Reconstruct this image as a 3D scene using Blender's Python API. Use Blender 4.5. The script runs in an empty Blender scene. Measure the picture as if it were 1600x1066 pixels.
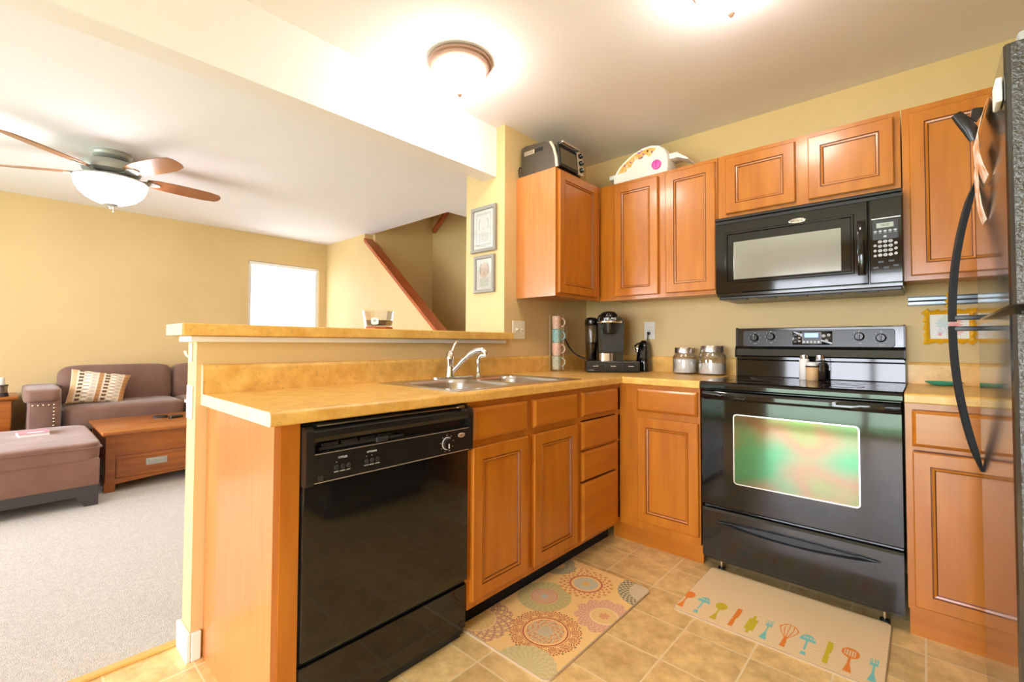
import bpy, bmesh, math, random
from mathutils import Vector, Matrix
random.seed(7)
PI = math.pi
S = bpy.context.scene
C = S.collection

# ------------------------------------------------------------------ camera
cam_d = bpy.data.cameras.new('camera'); cam = bpy.data.objects.new('camera', cam_d); C.objects.link(cam)
_yaw, _pitch, _roll = .7355, .027, .0045
_fw = Vector((-math.sin(_yaw)*math.cos(_pitch), math.cos(_yaw)*math.cos(_pitch), math.sin(_pitch)))
_r = Vector((math.cos(_yaw), math.sin(_yaw), 0)); _u = _r.cross(_fw)
_r2 = math.cos(_roll)*_r + math.sin(_roll)*_u; _u2 = -math.sin(_roll)*_r + math.cos(_roll)*_u
_m = Matrix((( _r2.x, _u2.x, -_fw.x, 1.8883), (_r2.y, _u2.y, -_fw.y, -2.9197), (_r2.z, _u2.z, -_fw.z, 1.0957), (0, 0, 0, 1)))
cam.matrix_world = _m
cam_d.sensor_width = 36; cam_d.lens = 712.3/1600*36; cam_d.shift_y = -15.42/1600
cam_d.clip_start = .02; cam_d.clip_end = 100
S.camera = cam

# ------------------------------------------------------------------ world and exposure
S.view_settings.view_transform = 'Standard'; S.view_settings.look = 'None'
S.view_settings.gamma = 1; S.view_settings.use_curve_mapping = False
S.view_settings.exposure = EXPO = 1.13
w = bpy.data.worlds.new('sky'); S.world = w; w.use_nodes = True
bg = w.node_tree.nodes['Background']; bg.inputs[0].default_value = (.84, .89, 1.0, 1); bg.inputs[1].default_value = 6.0
S.cycles.use_denoising = True
S.cycles.max_bounces = 10; S.cycles.diffuse_bounces = 6; S.cycles.glossy_bounces = 5; S.cycles.transmission_bounces = 8; S.cycles.transparent_max_bounces = 12
S.cycles.sample_clamp_indirect = 8; S.cycles.caustics_reflective = False; S.cycles.caustics_refractive = False

def window_light(name, loc, rot, sx, sy, power, col=(1, 1, 1)):
    l = bpy.data.lights.new(name, 'AREA'); l.shape = 'RECTANGLE'; l.size = sx; l.size_y = sy; l.energy = power; l.color = col
    o = bpy.data.objects.new(name, l); C.objects.link(o); o.location = loc; o.rotation_euler = rot
    return o
# daylight entering by the sliding door behind the camera and by the two living-room windows
window_light('daylight_sliding_door', (1.35, -5.34, 1.1), (PI/2, 0, 0), 2.3, 2.0, 44, (.88, .91, 1))
window_light('daylight_living_window', (-2.4, -5.34, 1.25), (PI/2, 0, 0), 1.9, 1.7, 62, (.88, .91, 1))
window_light('daylight_side_window', (-4.34, -.54, 1.42), (0, -PI/2, 0), 1.3, .84, 22, (.95, .98, 1.0))

# ------------------------------------------------------------------ materials
MT = {}
def nd(t, typ, **kw):
    n = t.nodes.new(typ)
    for k, v in kw.items(): setattr(n, k, v)
    return n
def mat(name, col, rough=.5, metal=0, col2=None, scale=8, stretch=(1, 1, 1), bump=0, bscale=None, coat=0, emis=0, ecol=None,
        contrast=(.35, .65), detail=4, spec=.5, attr=None, sheen=0, bstretch=None, dist=.002):
    m = bpy.data.materials.new(name); m.use_nodes = True; t = m.node_tree; b = t.nodes['Principled BSDF']
    c4 = (*col, 1)
    b.inputs['Base Color'].default_value = c4; b.inputs['Roughness'].default_value = rough; b.inputs['Metallic'].default_value = metal
    b.inputs['Specular IOR Level'].default_value = spec; b.inputs['Coat Weight'].default_value = coat; b.inputs['Coat Roughness'].default_value = .12
    if sheen: b.inputs['Sheen Weight'].default_value = sheen; b.inputs['Sheen Roughness'].default_value = .4
    tc = nd(t, 'ShaderNodeTexCoord')
    if col2 is not None:
        mp = nd(t, 'ShaderNodeMapping'); mp.inputs['Scale'].default_value = stretch; t.links.new(tc.outputs['Object'], mp.inputs[0])
        no = nd(t, 'ShaderNodeTexNoise'); no.inputs['Scale'].default_value = scale; no.inputs['Detail'].default_value = detail
        t.links.new(mp.outputs[0], no.inputs['Vector'])
        r = nd(t, 'ShaderNodeValToRGB'); r.color_ramp.elements[0].position = contrast[0]; r.color_ramp.elements[1].position = contrast[1]
        r.color_ramp.elements[0].color = c4; r.color_ramp.elements[1].color = (*col2, 1)
        t.links.new(no.outputs['Fac'], r.inputs[0]); t.links.new(r.outputs[0], b.inputs['Base Color'])
    if attr:
        a = nd(t, 'ShaderNodeVertexColor', layer_name=attr); t.links.new(a.outputs[0], b.inputs['Base Color'])
    if bump:
        no2 = nd(t, 'ShaderNodeTexNoise'); no2.inputs['Scale'].default_value = bscale or scale*4; no2.inputs['Detail'].default_value = 3
        mp2 = nd(t, 'ShaderNodeMapping'); mp2.inputs['Scale'].default_value = bstretch or (1, 1, 1); t.links.new(tc.outputs['Object'], mp2.inputs[0])
        t.links.new(mp2.outputs[0], no2.inputs['Vector'])
        bp = nd(t, 'ShaderNodeBump'); bp.inputs['Strength'].default_value = bump; bp.inputs['Distance'].default_value = dist
        t.links.new(no2.outputs['Fac'], bp.inputs['Height']); t.links.new(bp.outputs[0], b.inputs['Normal'])
    if emis:
        b.inputs['Emission Color'].default_value = (*(ecol or col), 1); b.inputs['Emission Strength'].default_value = emis
    MT[name] = m
    return m
def glass(name, col=(1, 1, 1), rough=0.0, refl=.08, tint=.95):
    """thin glass: mostly see-through with a Fresnel-weighted reflection"""
    m = bpy.data.materials.new(name); m.use_nodes = True; t = m.node_tree; t.nodes.clear()
    out = nd(t, 'ShaderNodeOutputMaterial'); mix = nd(t, 'ShaderNodeMixShader'); tr = nd(t, 'ShaderNodeBsdfTransparent'); gl = nd(t, 'ShaderNodeBsdfGlossy')
    tr.inputs[0].default_value = (col[0]*tint, col[1]*tint, col[2]*tint, 1); gl.inputs['Roughness'].default_value = rough
    lw = nd(t, 'ShaderNodeLayerWeight'); lw.inputs[0].default_value = .35
    mr = nd(t, 'ShaderNodeMapRange'); mr.inputs['To Min'].default_value = refl; mr.inputs['To Max'].default_value = .75
    t.links.new(lw.outputs['Facing'], mr.inputs[0]); t.links.new(mr.outputs[0], mix.inputs[0])
    t.links.new(tr.outputs[0], mix.inputs[1]); t.links.new(gl.outputs[0], mix.inputs[2]); t.links.new(mix.outputs[0], out.inputs[0])
    MT[name] = m; return m

mat('wall_paint', (.635, .462, .222), .55, col2=(.675, .495, .242), scale=1.5, bump=.12, bscale=160)
mat('ceiling_paint', (.84, .825, .87), .8, bump=.1, bscale=120)
mat('white_trim', (.84, .83, .81), .35)
mat('cherry', (.41, .122, .008), .30, col2=(.52, .178, .013), scale=3.0, stretch=(7, 7, .9), contrast=(.3, .7), bump=.04, bscale=60, bstretch=(6, 6, .6), coat=.28)
mat('cherry_x', (.41, .122, .008), .30, col2=(.52, .178, .013), scale=3.0, stretch=(.9, 7, 7), contrast=(.3, .7), coat=.28)
mat('cherry_y', (.41, .122, .008), .30, col2=(.52, .178, .013), scale=3.0, stretch=(7, .9, 7), contrast=(.3, .7), coat=.28)
mat('cherry_glaze', (.17, .042, .007), .4)
mat('cherry_dark', (.25, .062, .016), .4, col2=(.31, .085, .02), scale=4, stretch=(1, 1, 1))
mat('veneer', (.50, .17, .04), .30, col2=(.57, .22, .062), scale=5, stretch=(14, 14, .8), contrast=(.3, .7), coat=.3)
mat('red_cherry', (.40, .085, .03), .25, col2=(.50, .13, .045), scale=5, stretch=(1, 6, 1), coat=.5)
mat('oak', (.24, .058, .004), .38, col2=(.40, .12, .011), scale=3, stretch=(9, .9, 9), contrast=(.3, .7), detail=8, coat=.28)
mat('oak_dark', (.30, .075, .018), .35, col2=(.40, .12, .025), scale=3, stretch=(9, 1, 9), coat=.3)
def laminate():
    m = mat('laminate', (.62, .34, .075), .32, spec=.5)
    t = m.node_tree; b = t.nodes['Principled BSDF']; tc = nd(t, 'ShaderNodeTexCoord')
    def noise(sc, d, c0, c1, p0, p1):
        n = nd(t, 'ShaderNodeTexNoise'); n.inputs['Scale'].default_value = sc; n.inputs['Detail'].default_value = d; n.inputs['Roughness'].default_value = .65
        t.links.new(tc.outputs['Object'], n.inputs['Vector'])
        r = nd(t, 'ShaderNodeValToRGB'); e = r.color_ramp.elements; e[0].position = p0; e[1].position = p1; e[0].color = c0; e[1].color = c1
        t.links.new(n.outputs['Fac'], r.inputs[0]); return r
    a = noise(14, 6, (.66, .36, .075, 1), (.84, .54, .16, 1), .35, .66)
    k = noise(60, 8, (0, 0, 0, 1), (1, 1, 1, 1), .56, .72)
    mx = nd(t, 'ShaderNodeMix', data_type='RGBA'); t.links.new(k.outputs[0], mx.inputs[0]); t.links.new(a.outputs[0], mx.inputs[6])
    mx.inputs[7].default_value = (.52, .32, .11, 1); t.links.new(mx.outputs[2], b.inputs['Base Color'])
    return m
laminate()
mat('laminate_lit', (.70, .53, .34), .4, col2=(.76, .60, .42), scale=30)  # the worktop laminate again, daylight on its end faces painted in as paler colour
mat('black_gloss', (.006, .006, .006), .06, spec=.6)
mat('black_enamel', (.010, .010, .010), .12, spec=.6, coat=.3)
mat('black_satin', (.014, .013, .013), .3)
mat('black_matte', (.008, .008, .008), .6)
mat('black_plastic', (.012, .011, .011), .25)
mat('recess_shade', (.006, .004, .003), .9)
mat('fridge_front', (.016, .015, .015), .13, spec=.9, coat=.35)
mat('fridge_side', (.05, .047, .045), .20, bump=1, bscale=150, spec=.9, dist=.004)
mat('handle_gray', (.022, .024, .027), .38)
mat('steel', (.62, .61, .60), .25, metal=1, bump=.05, bscale=40, bstretch=(1, 20, 1))
mat('chrome', (.82, .82, .82), .07, metal=1)
mat('brushed_lid', (.60, .58, .56), .28, metal=1)
mat('bronze', (.40, .26, .20), .38, metal=.5)
mat('pewter', (.44, .44, .42), .5, metal=.35)
mat('fan_blade', (.36, .15, .06), .35, col2=(.24, .085, .03), scale=4, stretch=(1, 1, 1), contrast=(.3, .7), coat=.3)
mat('lamp_glass', (1, .95, .86), .3, emis=20, ecol=(1, .92, .84))
mat('fan_glass', (1, .98, .95), .3, emis=17, ecol=(.97, .96, 1))
mat('wire_cream', (.62, .54, .42), .5)
mat('carpet', (.50, .45, .40), .95, col2=(.66, .61, .55), scale=90, contrast=(.3, .7), bump=.9, bscale=260, sheen=.3, dist=.006)
mat('sofa_fabric', (.16, .080, .055), .85, col2=(.21, .112, .078), scale=5, bump=.35, bscale=9, sheen=.3, dist=.02)
mat('ottoman_fabric', (.21, .105, .075), .85, col2=(.26, .14, .10), scale=4, bump=.4, bscale=8, sheen=.3, dist=.02)
mat('charcoal_wood', (.05, .042, .042), .4)
mat('brass_nail', (.75, .62, .42), .25, metal=1)
mat('white_plastic', (.80, .79, .76), .3)
mat('almond_plastic', (.78, .72, .58), .35)
mat('paper_white', (.86, .86, .85), .7)
mat('frame_gray', (.27, .245, .22), .4)
mat('frame_yellow', (.80, .42, .01), .35)
mat('painted', (1, 1, 1), .6, attr='Col')
mat('painted_rug', (1, 1, 1), .85, attr='Col', bump=.3, bscale=500)
mat('mat_edge', (.52, .38, .22), .8)
mat('knife_steel', (.17, .19, .21), .3, metal=1)
mat('toaster_dark', (.10, .082, .065), .35, metal=.5)
mat('toaster_trim', (.72, .62, .48), .3, metal=.3)
mat('oven_inner', (.20, .17, .11), .3, metal=.6)
mat('toy_white', (.86, .84, .83), .3)
mat('flour', (.85, .83, .80), .9)
mat('coffee_brown', (.05, .025, .015), .7)
mat('wax_dark', (.06, .03, .02), .4, col2=(.12, .06, .03), scale=30)
mat('candle_white', (.85, .83, .78), .5)
mat('coral_mug', (.80, .50, .38), .35, col2=(.86, .66, .52), scale=70, contrast=(.45, .55))
mat('teal_mug', (.23, .50, .52), .3, col2=(.38, .62, .62), scale=70, contrast=(.45, .55))
mat('sage_mug', (.48, .58, .44), .35, col2=(.66, .70, .55), scale=70, contrast=(.45, .55))
mat('green_plate', (.04, .36, .24), .25)
mat('pink', (.78, .10, .50), .35)
mat('orange_dots', (.86, .45, .12), .5, col2=(.85, .62, .25), scale=60, contrast=(.45, .55))
mat('purple', (.35, .06, .40), .5)
mat('book_pink', (.72, .30, .36), .5)
mat('magenta_print', (.8, .8, .8), .5)
mat('display_blue', (.02, .03, .08), .3, emis=1.6, ecol=(.16, .30, .95))
mat('display_gray', (.38, .42, .36), .3)
mat('mw_screen', (.33, .33, .30), .10, metal=.35, spec=.8)
mat('key_gray', (.42, .42, .42), .4)
mat('print_white', (.75, .75, .75), .5)
mat('badge', (.68, .55, .45), .25, metal=.5)
mat('badge_dark', (.20, .05, .03), .4)
mat('black_stripe', (.01, .01, .01), .5)
mat('lawn', (.10, .30, .05), .9, col2=(.16, .42, .08), scale=3)
mat('siding', (.75, .74, .72), .8)
mat('wood_strip', (.68, .44, .12), .35)
mat('cork', (.70, .45, .22), .7)
mat('salt', (.85, .82, .78), .6)
mat('ribbon', (.85, .50, .02), .6)
glass('clear_glass', refl=.05, tint=.99)
glass('pane_glass', refl=.04, tint=.99)
glass('smoke_glass', col=(.55, .50, .45), refl=.06)
# the oven window: low-emissivity pane with a green cast, patchy reflections painted into its colour
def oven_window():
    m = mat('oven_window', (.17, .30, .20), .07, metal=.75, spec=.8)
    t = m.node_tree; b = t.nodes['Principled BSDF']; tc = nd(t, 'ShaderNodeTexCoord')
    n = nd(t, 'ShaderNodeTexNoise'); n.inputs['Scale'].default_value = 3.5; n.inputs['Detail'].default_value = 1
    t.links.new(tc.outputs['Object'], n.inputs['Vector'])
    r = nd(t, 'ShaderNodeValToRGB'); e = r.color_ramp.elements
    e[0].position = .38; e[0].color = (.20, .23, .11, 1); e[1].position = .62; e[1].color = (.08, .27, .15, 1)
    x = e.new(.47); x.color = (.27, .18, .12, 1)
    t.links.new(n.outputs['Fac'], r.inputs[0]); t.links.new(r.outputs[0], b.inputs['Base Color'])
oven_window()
def blind():
    m = bpy.data.materials.new('blind_slat'); m.use_nodes = True; t = m.node_tree; t.nodes.clear()
    o = nd(t, 'ShaderNodeOutputMaterial'); mx = nd(t, 'ShaderNodeMixShader'); d = nd(t, 'ShaderNodeBsdfDiffuse'); tr = nd(t, 'ShaderNodeBsdfTranslucent')
    d.inputs[0].default_value = (.9, .9, .9, 1); tr.inputs[0].default_value = (.9, .9, .9, 1); mx.inputs[0].default_value = .5
    t.links.new(d.outputs[0], mx.inputs[1]); t.links.new(tr.outputs[0], mx.inputs[2]); t.links.new(mx.outputs[0], o.inputs[0]); MT['blind_slat'] = m
blind()
def tile():
    m = mat('tile', (.6, .4, .2), .32)
    t = m.node_tree; b = t.nodes['Principled BSDF']; tc = nd(t, 'ShaderNodeTexCoord')
    sx, sy, ox, oy = .2290, .2190, 1.189, -.498
    sp = nd(t, 'ShaderNodeSeparateXYZ'); t.links.new(tc.outputs['Object'], sp.inputs[0])
    def M(op, a, bb=None, c=None):
        n = nd(t, 'ShaderNodeMath', operation=op)
        for i, v in enumerate((a, bb, c)):
            if v is None: continue
            if isinstance(v, (int, float)): n.inputs[i].default_value = v
            else: t.links.new(v, n.inputs[i])
        return n.outputs[0]
    def edge(s, off, size):
        q = M('DIVIDE', M('SUBTRACT', s, off), size)
        f = M('FRACT', M('ADD', q, 100.0)); a = M('ABSOLUTE', M('SUBTRACT', f, .5))
        return M('GREATER_THAN', a, .5-.0052/size/1.6), M('FLOOR', M('ADD', q, 100.0))
    ex, ix = edge(sp.outputs[0], ox, sx); ey, iy = edge(sp.outputs[1], oy, sy)
    g = M('MAXIMUM', ex, ey)
    wn = nd(t, 'ShaderNodeTexWhiteNoise', noise_dimensions='2D'); cv = nd(t, 'ShaderNodeCombineXYZ'); t.links.new(ix, cv.inputs[0]); t.links.new(iy, cv.inputs[1]); t.links.new(cv.outputs[0], wn.inputs['Vector'])
    n = nd(t, 'ShaderNodeTexNoise'); n.inputs['Scale'].default_value = 14; n.inputs['Detail'].default_value = 7; n.inputs['Roughness'].default_value = .65
    ofs = nd(t, 'ShaderNodeVectorMath', operation='MULTIPLY_ADD'); t.links.new(wn.outputs['Color'], ofs.inputs[0]); ofs.inputs[1].default_value = (5, 5, 5); t.links.new(tc.outputs['Object'], ofs.inputs[2]); t.links.new(ofs.outputs[0], n.inputs['Vector'])
    r = nd(t, 'ShaderNodeValToRGB'); e = r.color_ramp.elements; e[0].position = .32; e[1].position = .68
    e[0].color = (.58, .37, .14, 1); e[1].color = (.90, .65, .28, 1); t.links.new(n.outputs['Fac'], r.inputs[0])
    hs = nd(t, 'ShaderNodeHueSaturation'); t.links.new(r.outputs[0], hs.inputs['Color']); t.links.new(M('ADD', M('MULTIPLY', wn.outputs[0], .16), .93), hs.inputs['Value'])
    mx = nd(t, 'ShaderNodeMix', data_type='RGBA'); t.links.new(g, mx.inputs[0]); t.links.new(hs.outputs[0], mx.inputs[6]); mx.inputs[7].default_value = (.84, .68, .40, 1)
    t.links.new(mx.outputs[2], b.inputs['Base Color'])
    bp = nd(t, 'ShaderNodeBump'); bp.inputs['Strength'].default_value = .3; bp.inputs['Distance'].default_value = .001; t.links.new(M('SUBTRACT', 1.0, g), bp.inputs['Height']); t.links.new(bp.outputs[0], b.inputs['Normal'])
tile()

# ------------------------------------------------------------------ mesh helpers
def root_of(o):
    while o.parent: o = o.parent
    return o
class MB:
    """collects shapes in world coordinates and links them as one mesh object"""
    def __init__(s): s.v = []; s.f = []; s.mi = []; s.sm = []; s.mats = []
    def m(s, name):
        if name not in s.mats: s.mats.append(name)
        return s.mats.index(name)
    def add(s, vs, fs, mt, smooth=False, M=None):
        b = len(s.v); s.v += [tuple(M @ Vector(v)) if M else tuple(v) for v in vs]
        k = s.m(mt)
        for f in fs: s.f.append(tuple(i+b for i in f)); s.mi.append(k); s.sm.append(smooth)
        return s
    def box(s, x0, x1, y0, y1, z0, z1, mt, bev=0, M=None, seg=2):
        x0, x1 = min(x0, x1), max(x0, x1); y0, y1 = min(y0, y1), max(y0, y1); z0, z1 = min(z0, z1), max(z0, z1)
        if not bev:
            vs = [(x, y, z) for x in (x0, x1) for y in (y0, y1) for z in (z0, z1)]
            return s.add(vs, [(0, 1, 3, 2), (4, 6, 7, 5), (0, 4, 5, 1), (2, 3, 7, 6), (0, 2, 6, 4), (1, 5, 7, 3)], mt, False, M)
        bm = bmesh.new(); bmesh.ops.create_cube(bm, size=1)
        for v in bm.verts: v.co = Vector(((x0+x1)/2+v.co.x*(x1-x0), (y0+y1)/2+v.co.y*(y1-y0), (z0+z1)/2+v.co.z*(z1-z0)))
        bev = min(bev, .49*min(x1-x0, y1-y0, z1-z0))
        bmesh.ops.bevel(bm, geom=bm.edges[:], offset=bev, segments=seg, affect='EDGES', profile=.5)
        return s.bm(bm, mt, bev > .004, M)
    def bm(s, bm, mt, smooth=False, M=None):
        bm.verts.ensure_lookup_table(); bm.verts.index_update()
        s.add([v.co.copy() for v in bm.verts], [[v.index for v in f.verts] for f in bm.faces], mt, smooth, M); bm.free(); return s
    def loft(s, loops, mt, smooth=True, cap=(True, True), M=None, closed=True):
        n = len(loops[0]); vs = [p for l in loops for p in l]; fs = []
        for i in range(len(loops)-1):
            for j in range(n if closed else n-1):
                k = (j+1) % n; fs.append((i*n+j, i*n+k, (i+1)*n+k, (i+1)*n+j))
        if cap[0]: fs.append(tuple(range(n))[::-1])
        if cap[1]: fs.append(tuple(range((len(loops)-1)*n, len(loops)*n)))
        return s.add(vs, fs, mt, smooth, M)
    def lathe(s, prof, c, mt, n=32, axis='z', smooth=True, M=None, cap=(True, True), a0=0, sq=(1, 1)):
        loops = []
        for r, h in prof:
            l = []
            for j in range(n):
                a = a0+2*PI*j/n; p, q = r*math.cos(a)*sq[0], r*math.sin(a)*sq[1]
                l.append({'z': (c[0]+p, c[1]+q, c[2]+h), 'y': (c[0]+p, c[1]+h, c[2]-q), 'x': (c[0]+h, c[1]+p, c[2]+q)}[axis])
            loops.append(l)
        return s.loft(loops, mt, smooth, cap, M)
    def cyl(s, c, r, h, mt, axis='z', n=24, bev=0, M=None, smooth=True):
        pr = [(r, 0), (r, h)] if not bev else [(r-bev, 0), (r, bev), (r, h-bev), (r-bev, h)]
        return s.lathe(pr, c, mt, n, axis, smooth, M)
    def tube(s, path, r, mt, n=10, M=None, cap=True, flat=None):
        P = [Vector(p) for p in path]; R = r if isinstance(r, (list, tuple)) else [r]*len(P); loops = []
        up = None
        for i, p in enumerate(P):
            t = (P[min(i+1, len(P)-1)]-P[max(i-1, 0)]).normalized()
            if up is None:
                up = Vector((0, 0, 1)) if abs(t.z) < .9 else Vector((1, 0, 0))
            a = t.cross(up).normalized(); b = a.cross(t).normalized(); up = b
            fx = flat or 1
            loops.append([tuple(p+a*math.cos(2*PI*j/n)*R[i]+b*math.sin(2*PI*j/n)*R[i]*fx) for j in range(n)])
        return s.loft(loops, mt, True, (cap, cap), M)
    def prism(s, poly, axis, h0, h1, mt, smooth=False, M=None):
        """poly: 2-D points; axis x: (y,z), y: (x,z), z: (x,y)"""
        f = {'x': lambda p, h: (h, p[0], p[1]), 'y': lambda p, h: (p[0], h, p[1]), 'z': lambda p, h: (p[0], p[1], h)}[axis]
        return s.loft([[f(p, h0) for p in poly], [f(p, h1) for p in poly]], mt, smooth, (True, True), M)
    def sphere(s, c, r, mt, n=16, sq=(1, 1, 1), M=None):
        k = max(5, n//2); loops = []
        for i in range(1, k):
            a = -PI/2+PI*i/k; loops.append([(c[0]+r*sq[0]*math.cos(a)*math.cos(2*PI*j/n), c[1]+r*sq[1]*math.cos(a)*math.sin(2*PI*j/n), c[2]+r*sq[2]*math.sin(a)) for j in range(n)])
        return s.loft(loops, mt, True, (True, True), M)
    def text(s, body, size, mt, M, th=.0003, align='CENTER'):
        cu = bpy.data.curves.new('writing', 'FONT'); cu.body = body; cu.size = size; cu.align_x = align; cu.align_y = 'CENTER'; cu.extrude = th; cu.resolution_u = 2
        o = bpy.data.objects.new('writing', cu); me = o.to_mesh()
        s.add([v.co.copy() for v in me.vertices], [list(p.vertices) for p in me.polygons], mt, False, M)
        o.to_mesh_clear(); bpy.data.objects.remove(o); bpy.data.curves.remove(cu); return s
    def build(s, name, parent=None, label=None, kind=None, fix=True):
        me = bpy.data.meshes.new(name)
        off = root_of(parent).location if parent else Vector((0, 0, 0))
        me.from_pydata([tuple(Vector(v)-off) for v in s.v], [], s.f); me.update()
        for k in s.mats: me.materials.append(MT[k])
        me.polygons.foreach_set('material_index', s.mi); me.polygons.foreach_set('use_smooth', s.sm)
        if fix:
            bm = bmesh.new(); bm.from_mesh(me); bmesh.ops.recalc_face_normals(bm, faces=bm.faces); bm.to_mesh(me); bm.free()
        o = bpy.data.objects.new(name, me); C.objects.link(o)
        if parent: o.parent = parent
        if label: o['label'] = label
        if kind: o['kind'] = kind
        if any(s.sm):
            try: me.set_sharp_from_angle(angle=math.radians(40))
            except Exception: pass
        return o
def frame(o, u, v, n):
    """matrix that takes (u, v, n) coordinates to the world"""
    u, v, n = Vector(u), Vector(v), Vector(n)
    return Matrix(((u.x, v.x, n.x, o[0]), (u.y, v.y, n.y, o[1]), (u.z, v.z, n.z, o[2]), (0, 0, 0, 1)))
def FX(x, y, z): return frame((x, y, z), (0, 1, 0), (0, 0, 1), (1, 0, 0))       # faces +x
def FY(x, y, z): return frame((x, y, z), (1, 0, 0), (0, 0, 1), (0, -1, 0))      # faces -y
def thing(name, label, cat, loc, group=None):
    o = bpy.data.objects.new(name, None); C.objects.link(o); o.location = loc; o.empty_display_size = .1
    return tag(o, label, cat, group)
def tag(o, label, cat, group=None):
    o['label'] = label; o['category'] = cat
    if group: o['group'] = group
    return o
def rrect(cx, cy, w, h, r, n=6):
    pts = []
    for sx, sy, a in ((1, 1, 0), (-1, 1, PI/2), (-1, -1, PI), (1, -1, 3*PI/2)):
        for k in range(n+1):
            t = a+PI/2*k/n; pts.append((cx+sx*(w/2-r)+r*math.cos(t), cy+sy*(h/2-r)+r*math.sin(t)))
    return pts
def nested(mb, M, w, h, steps, mt, fill=None):
    """rectangle from (0,0) to (w,h); steps = (inset, depth[, material of the strip leading there])"""
    L = [[(i, i, d), (w-i, i, d), (w-i, h-i, d), (i, h-i, d)] for i, d, *_ in steps]
    for k in range(len(L)-1):
        mb.loft([L[k], L[k+1]], steps[k+1][2] if len(steps[k+1]) > 2 else mt, False, (k == 0, False), M)
    mb.add(L[-1], [(0, 1, 2, 3)], fill or mt, False, M)
def grid_paint(name, parent, M, w, h, nx, ny, fn, mt='painted', z=0, thick=None, hf=None):
    """a sheet whose printed pattern is a colour per vertex"""
    vs = []; cols = []
    off = root_of(parent).location if parent else Vector((0, 0, 0))
    for j in range(ny+1):
        for i in range(nx+1):
            u, v = w*i/nx, h*j/ny
            vs.append(tuple(M @ Vector((u, v, z+(hf(u, v) if hf else 0)))-off)); c = fn(u, v); cols += [c[0], c[1], c[2], 1]
    fs = [(j*(nx+1)+i, j*(nx+1)+i+1, (j+1)*(nx+1)+i+1, (j+1)*(nx+1)+i) for j in range(ny) for i in range(nx)]
    me = bpy.data.meshes.new(name); me.from_pydata(vs, [], fs); me.update()
    a = me.color_attributes.new('Col', 'FLOAT_COLOR', 'POINT'); a.data.foreach_set('color', cols)
    me.materials.append(MT[mt])
    if hf: me.polygons.foreach_set('use_smooth', [True]*len(fs))
    o = bpy.data.objects.new(name, me); C.objects.link(o)
    if parent: o.parent = parent
    return o
# ------------------------------------------------------------------ the room shell
Z = 2.438
def st(mb, name): return mb.build(name, kind='structure')
def wall_x(name, x0, x1, ya, yb, holes=(), z1=Z, z0=0, mt='wall_paint'):      # wall along y with openings (y0,y1,z0,z1)
    mb = MB(); c = ya
    for (a, b, l, h) in sorted(holes):
        mb.box(x0, x1, c, a, z0, z1, mt); mb.box(x0, x1, a, b, z0, l, mt); mb.box(x0, x1, a, b, h, z1, mt); c = b
    mb.box(x0, x1, c, yb, z0, z1, mt); return st(mb, name)
def wall_y(name, y0, y1, xa, xb, holes=(), z1=Z, z0=0, mt='wall_paint'):
    mb = MB(); c = xa
    for (a, b, l, h) in sorted(holes):
        mb.box(c, a, y0, y1, z0, z1, mt)
        if l > z0: mb.box(a, b, y0, y1, z0, l, mt)
        mb.box(a, b, y0, y1, h, z1, mt); c = b
    mb.box(c, xb, y0, y1, z0, z1, mt); return st(mb, name)
YB = -5.2
st(MB().box(-.14, 2.75, YB, 0, -.1, 0, 'tile'), 'floor')
st(MB().box(-4.2, -.14, YB, 1.0, -.1, .004, 'carpet'), 'floor_carpet')
st(MB().box(-.158, -.126, YB, -2.476, 0, .012, 'wood_strip', .004), 'trim_1')                       # threshold strip
mb = MB()
mb.box(-4.2, 2.75, YB, .07, Z, Z+.25, 'ceiling_paint'); mb.box(-4.2, -3.2, .07, 1.0, Z, Z+.25, 'ceiling_paint'); mb.box(-1.71, 2.75, .07, 1.1, Z, Z+.25, 'ceiling_paint')
st(mb, 'ceiling')
st(MB().box(-.19, -.07, YB, -.905, 2.13, Z, 'ceiling_paint'), 'trim_2')                               # dropped beam between kitchen and living room
wall_y('wall_back', 0, .12, -.345, 2.75)
st(MB().box(-.345, 0, -.905, 0, 0, Z, 'wall_paint'), 'wall_stub')
wall_x('wall_left', -4.32, -4.2, YB-.12, 1.1, [(-.98, -.10, .93, 2.095)])
wall_x('wall_right', 2.75, 2.87, YB-.12, .12)
wall_y('wall_front', YB-.12, YB, -4.2, 2.75, [(-3.35, -1.45, .4, 2.1), (.25, 2.45, 0, 2.05)])
# half-height wall that carries the bar
st(MB().box(-.11, 0, -2.476, -.905, 0, 1.115, 'wall_paint'), 'wall_half')
# sloping stair wall and the stairwell behind it
sl = [(-4.2, 0), (-4.2, Z), (-3.205, Z), (-3.205, 2.37), (-3.15, 2.33), (-.45, .15), (-.45, 0)]
st(MB().prism(sl, 'y', 0, .11, 'wall_paint'), 'wall_stair')
wall_x('wall_stairwell_side', -3.25, -3.15, .11, 1.0, z1=4.2)
wall_y('wall_stairwell_back', 1.0, 1.1, -3.25, .3, z1=4.2)
mb = MB(); mb.box(-3.25, -1.7, 0, .07, Z+.25, 4.2, 'wall_paint'); mb.box(-1.71, -1.6, .07, 1.0, Z+.25, 4.2, 'wall_paint'); mb.box(-3.25, -1.6, 0, 1.1, 4.2, 4.3, 'ceiling_paint')
st(mb, 'wall_upstairs')
wall_x('wall_stairwell_end', .3, .4, .12, 1.1)
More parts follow.
